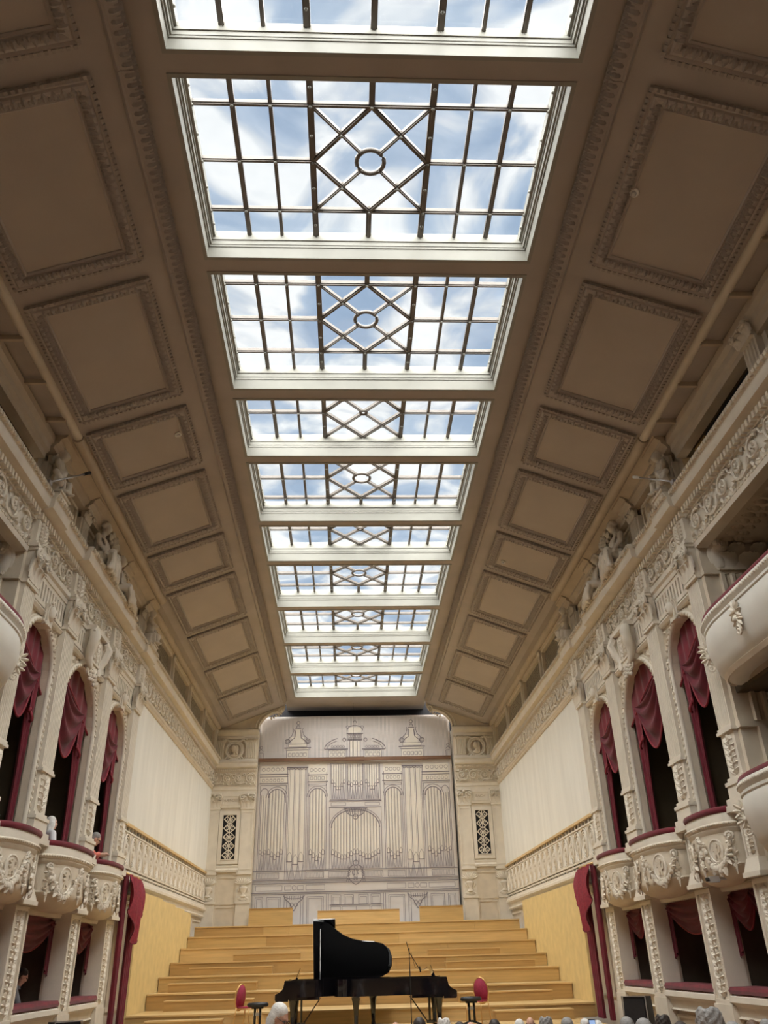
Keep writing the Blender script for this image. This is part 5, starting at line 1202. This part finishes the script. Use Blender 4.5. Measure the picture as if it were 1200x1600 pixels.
def figure(kind, voxel):
    key = (kind, voxel)
    if key in POSE: return POSE[key]
    J = pose(kind); m = MB(); H = Vector(J['head']); Rh = Matrix.Rotation(J['pitch'], 3, 'X')
    hp = lambda x, y, z: tuple(H + Rh @ Vector((x, y, z)))
    def eb(x, y, z, r):
        b = MB(); b.ball((0, 0, 0), r, 14, 10); m.add([hp(x + p[0], y + p[1], z + p[2]) for p in b.v], b.f)
    eb(0, -.01, .02, (.076, .096, .095)); eb(0, .015, -.045, (.058, .075, .075)); eb(0, .055, -.095, (.032, .03, .026)); eb(0, .095, -.02, (.013, .022, .022)); eb(0, .088, .012, (.012, .018, .03))
    eb(0, .078, .03, (.05, .014, .012)); eb(0, .082, -.062, (.026, .012, .012))
    for s in (-1, 1): eb(s*.078, -.005, -.01, (.012, .022, .034)); eb(s*.036, .068, -.03, (.022, .018, .02))
    hip, che, nek = Vector(J['hip']), Vector(J['chest']), Vector(J['neck'])
    m.tube([nek - Vector((0, .01, .05)), H + Vector((0, -.01, -.08))], [.058, .052], 10)
    def torso(q, g):
        q.ball(hip, (.165 + g, .125 + g, .13 + g), 12, 8); q.ball(hip.lerp(che, .5), (.145 + g, .11 + g, .18 + g), 12, 8); q.ball(che, (.165 + g, .115 + g, .17 + g), 12, 8)
        q.tube([Vector(J['arms'][0][0]), che + Vector((0, 0, .14)), Vector(J['arms'][1][0])], [.06 + g, .085 + g, .06 + g], 10)
    torso(m, 0)
    for A, (d, u, g) in zip(J['arms'], J['hd']): ch(m, A, [.055, .043, .030], 10); dd = Vector(A[2]) - Vector(A[1]); hand(m, A[2], d if kind == 'phone' else dd, u, g)
    for Lg in J['legs']: ch(m, Lg, [.085, .06, .042], 10); f = Vector(Lg[2]); m.ball(f + Vector((0, .06, -.035)), (.045, .12, .038), 10, 6)
    body = remeshed(m, 'body', 'skin', voxel, 3)
    c = MB(); torso(c, .016)
    for A in J['arms']: a, b, w = [Vector(p) for p in A]; ch(c, [a, b, b.lerp(w, .45 if kind != 'bow' else .2)], [.072, .060, .052], 10)
    c.tube([nek - Vector((0, 0, .07)), nek - Vector((0, 0, .0))], [.09, .068], 12)
    shirt = remeshed(c, 'shirt', 'shirt_white', .014, 3)
    c = MB(); c.ball(hip + Vector((0, 0, -.01)), (.178, .14, .125), 12, 8)
    for Lg in J['legs']: ch(c, [Lg[0], Lg[1], Vector(Lg[2]) + Vector((0, 0, .04))], [.10, .075, .06], 10)
    trs = remeshed(c, 'trousers', 'trousers', .014, 3)
    POSE[key] = (body, shirt, trs, J); return POSE[key]
HAIR = {}
def hair_mesh(style):
    if style in HAIR: return HAIR[style]
    m = MB(); rd = random.Random(len(style))
    m.ball((0, -.028, .045), (.086, .098, .090), 14, 10); m.ball((0, -.06, .0), (.080, .060, .10), 12, 8)
    if style == 'bob':
        for s in (-1, 1): m.ball((s*.066, -.03, -.02), (.026, .045, .080), 10, 8)
        m.ball((0, -.07, -.05), (.075, .05, .09), 12, 8)
    elif style == 'long':
        for s in (-1, 1): m.ball((s*.062, -.02, -.04), (.036, .062, .12), 10, 8)
        m.ball((0, -.07, -.10), (.085, .06, .16), 12, 8); m.ball((0, -.075, -.22), (.08, .045, .10), 12, 8)
    elif style == 'fringe':
        m = MB(); m.ball((0, -.06, -.02), (.080, .052, .055), 12, 8)
        for s in (-1, 1): m.ball((s*.07, -.02, .0), (.016, .045, .035), 8, 6)
    elif style == 'curly':
        for k in range(60): a = k*2.4; z = -.04 + .16*(k/60); r = .085*sqrt(max(.05, 1 - ((z - .02)/.14)**2)); m.ball((r*cos(a), -.035 + r*sin(a)*1.05 if sin(a) < .3 else -.03, .02 + z), .028, 6, 5)
    HAIR[style] = remeshed(m, 'hair', 'hair_grey', .009, 2); return HAIR[style]
def colour(o, mt): o.material_slots[0].link = 'OBJECT'; o.material_slots[0].material = MAT[mt]; return o
def person(loc, rz, kind, label, hair, style, shirt, scale=1.0, skin='skin', voxel=.013, glasses=False, group=None, head_yaw=0.0):
    b, sh, tr, J = figure(kind, voxel)
    t = empty('person', loc, (0, 0, rz), (scale,)*3); tag(t, label, 'person', group)
    bo = colour(inst('body', b, t), skin); colour(inst('shirt', sh, t), shirt); inst('trousers', tr, t)
    M = Matrix.Translation(J['head']) @ Matrix.Rotation(J['pitch'], 4, 'X')
    if style: colour(inst('hair', hair_mesh(style), t, mw=M), hair)
    ey = MB()
    for s in (-1, 1): ey.ball((s*.033, .078, .012), (.013, .012, .010), 8, 6)
    ey.build('eyes', 'hair_dark', t, True, mw=M); MB().ball((0, .091, -.060), (.022, .008, .007), 10, 6).build('lips', 'skin_dark', t, True, mw=M)
    if glasses:
        g = MB()
        for s in (-1, 1): g.tube([(s*.034 + .024*cos(2*pi*k/14), .10, .008 + .019*sin(2*pi*k/14)) for k in range(14)], .003, 5, 1, True); g.tube([(s*.058, .10, .012), (s*.078, .0, .012)], .003, 5)
        g.tube([(-.01, .10, .012), (.01, .10, .012)], .003, 5); g.build('glasses', 'black_matt', t, mw=M)
    return t
person((-1.44, 11.4, zfloor(11.4)), radians(-112), 'bow', 'white-haired person in a white shirt bowing the head in front of the left piano legs', 'hair_white', 'bob', 'shirt_white', 1.13, glasses=True)
person((-6.30, 17.42, 1.36), radians(-48), 'sit', 'long-white-haired person in a white top sitting in the middle left box', 'hair_white', 'long', 'shirt_white', 1.0)
person((-6.52, 19.72, 1.36), radians(-72), 'lean', 'grey-haired person in a coral shirt leaning over the left box rail nearest the stage', 'hair_grey', 'short', 'shirt_coral', 1.10, glasses=True)
person((-6.82, 17.97, -1.32), radians(-60), 'bow', 'person in a pale shirt in the shadow of the middle left lower box', 'hair_dark', 'short', 'shirt_grey', 1.06)
def theatre_seat(t):
    MB().box(-.25, .25, -.18, .30, .36, .45).build('seat', 'seat_velvet', t); MB().box(-.25, .25, -.30, -.20, .30, .92).build('backrest', 'seat_velvet', t, rot=(radians(-4), 0, 0))
    for x in (-.29, .29): MB().box(x - .03, x + .03, -.26, .22, .56, .61).box(x - .03, x + .03, -.06, .02, 0, .56).build('armrest', 'wood_dark', t)
box_seat = [(-6.30, 17.42, 1.36, radians(-48)), (-6.52, 19.72, 1.36, radians(-72)), (-6.82, 17.97, -1.32, radians(-60)), (-1.44, 11.4, zfloor(11.4), radians(-112))]
first = None
def copy_seat(loc, rz, label):
    global first
    if first is None:
        first = empty('theatre_seat', loc, (0, 0, rz)); theatre_seat(first); t = first
    else:
        t = first.copy(); COL.objects.link(t); t.location = loc; t.rotation_euler = (0, 0, rz)
        for c in first.children: k = c.copy(); COL.objects.link(k); k.parent = t
    tag(t, label, 'seat', 'seats of the listeners'); return t
for (x, y, z, rz), lb in zip(box_seat, ('person in the middle left box', 'leaning person in the left box nearest the stage', 'person in the left lower box', 'white-haired bowing person')): copy_seat((x, y, z), rz, 'red velvet seat under the ' + lb)
AUD = [(618, 1594, 14.6, None, 'fringe', 'shirt_white', 'bald listener below the middle of the front piano'),
       (655, 1588, 11.8, 'hair_dark', 'short', 'shirt_navy', 'dark-haired listener below the microphone stand'),
       (693, 1592, 13.4, 'hair_white', 'curly', 'shirt_grey', 'listener with curly white hair below the right piano keyboard'),
       (718, 1595, 11.0, 'hair_dark', 'short', 'shirt_green', 'dark-haired listener left of the right chair legs'),
       (735, 1594, 14.4, 'hair_white', 'fringe', 'shirt_white', 'pale balding listener below the right chair'),
       (772, 1591, 12.4, 'hair_dark', 'short', 'shirt_grey', 'dark-haired listener just right of the right chair'),
       (811, 1591, 14.0, 'hair_white', 'short', 'shirt_white', 'white-haired listener left of the bald pink head'),
       (828, 1587, 15.6, 'hair_brown', 'fringe', 'shirt_coral', 'bald pink-headed listener in front of the right risers'),
       (852, 1590, 12.8, 'hair_grey', 'curly', 'shirt_green', 'grey curly-haired listener right of the bald pink head'),
       (885, 1588, 11.4, 'hair_grey', 'short', 'shirt_navy', 'grey-haired listener below the right yellow screen'),
       (913, 1590, 14.4, 'hair_white', 'short', 'shirt_grey', 'white-haired listener left of the raised phone'),
       (933, 1593, 13.0, 'hair_white', 'bob', 'shirt_white', 'pale-haired listener next to the raised phone'),
       (978, 1587, 10.2, 'hair_grey', 'short', 'shirt_grey', 'grey-haired listener holding up a phone'),
       (1004, 1589, 8.6, 'hair_grey', 'short', 'shirt_navy', 'grey-haired listener below the right loudspeaker'),
       (1034, 1587, 11.4, 'hair_dark', 'curly', 'shirt_green', 'dark curly-haired listener right of the loudspeaker'),
       (1062, 1594, 9.4, 'hair_dark', 'short', 'shirt_grey', 'dark-haired listener left of the large grey head'),
       (1105, 1577, 6.6, 'hair_grey', 'curly', 'shirt_navy', 'nearest large grey curly head at the bottom right'),
       (1143, 1594, 8.2, 'hair_grey', 'short', 'shirt_grey', 'grey-haired listener right of the large grey head'),
       (1174, 1592, 9.6, 'hair_brown', 'short', 'shirt_green', 'brown-haired listener near the bottom right corner'),
       (1196, 1595, 10.8, 'hair_grey', 'bob', 'shirt_white', 'grey bob-haired listener in the bottom right corner')]
for px, py, Y, hc, st, sh, lb in AUD:
    p = at_depth(px, py, Y); zf = zfloor(Y); k = (p.z - zf) / 1.35; kind = 'phone' if 'phone' in lb and 'holding' in lb else 'sit'
    k = max(.85, min(1.12, k)); zz = p.z - 1.35*k
    person((p.x, Y, max(zz, zf)), 0, kind, lb, hc or 'hair_white', st, sh, k, voxel=.013 if kind == 'sit' else .009, group='listeners in the audience')
    copy_seat((p.x, Y - .02, max(zz, zf)), 0, 'red seat under the ' + lb)
    if kind == 'phone':
        t = empty('mobile_phone', (p.x - .335*k, Y + .315*k, max(zz, zf) + 1.14*k), (radians(-8), 0, radians(4))); tag(t, 'small black mobile phone held up with a lit screen', 'phone')
        MB().box(-.037, .037, -.005, .005, 0, .15).build('case', 'black_matt', t)
        sc = bpy.data.materials.new('screen'); sc.use_nodes = True; sb = sc.node_tree.nodes['Principled BSDF']; sb.inputs['Base Color'].default_value = (.1, .15, .25, 1); sb.inputs['Emission Color'].default_value = (.35, .5, .8, 1); sb.inputs['Emission Strength'].default_value = .8; MAT['screen'] = sc
        MB().box(-.033, .033, -.0065, -.005, .01, .14).build('screen', 'screen', t)
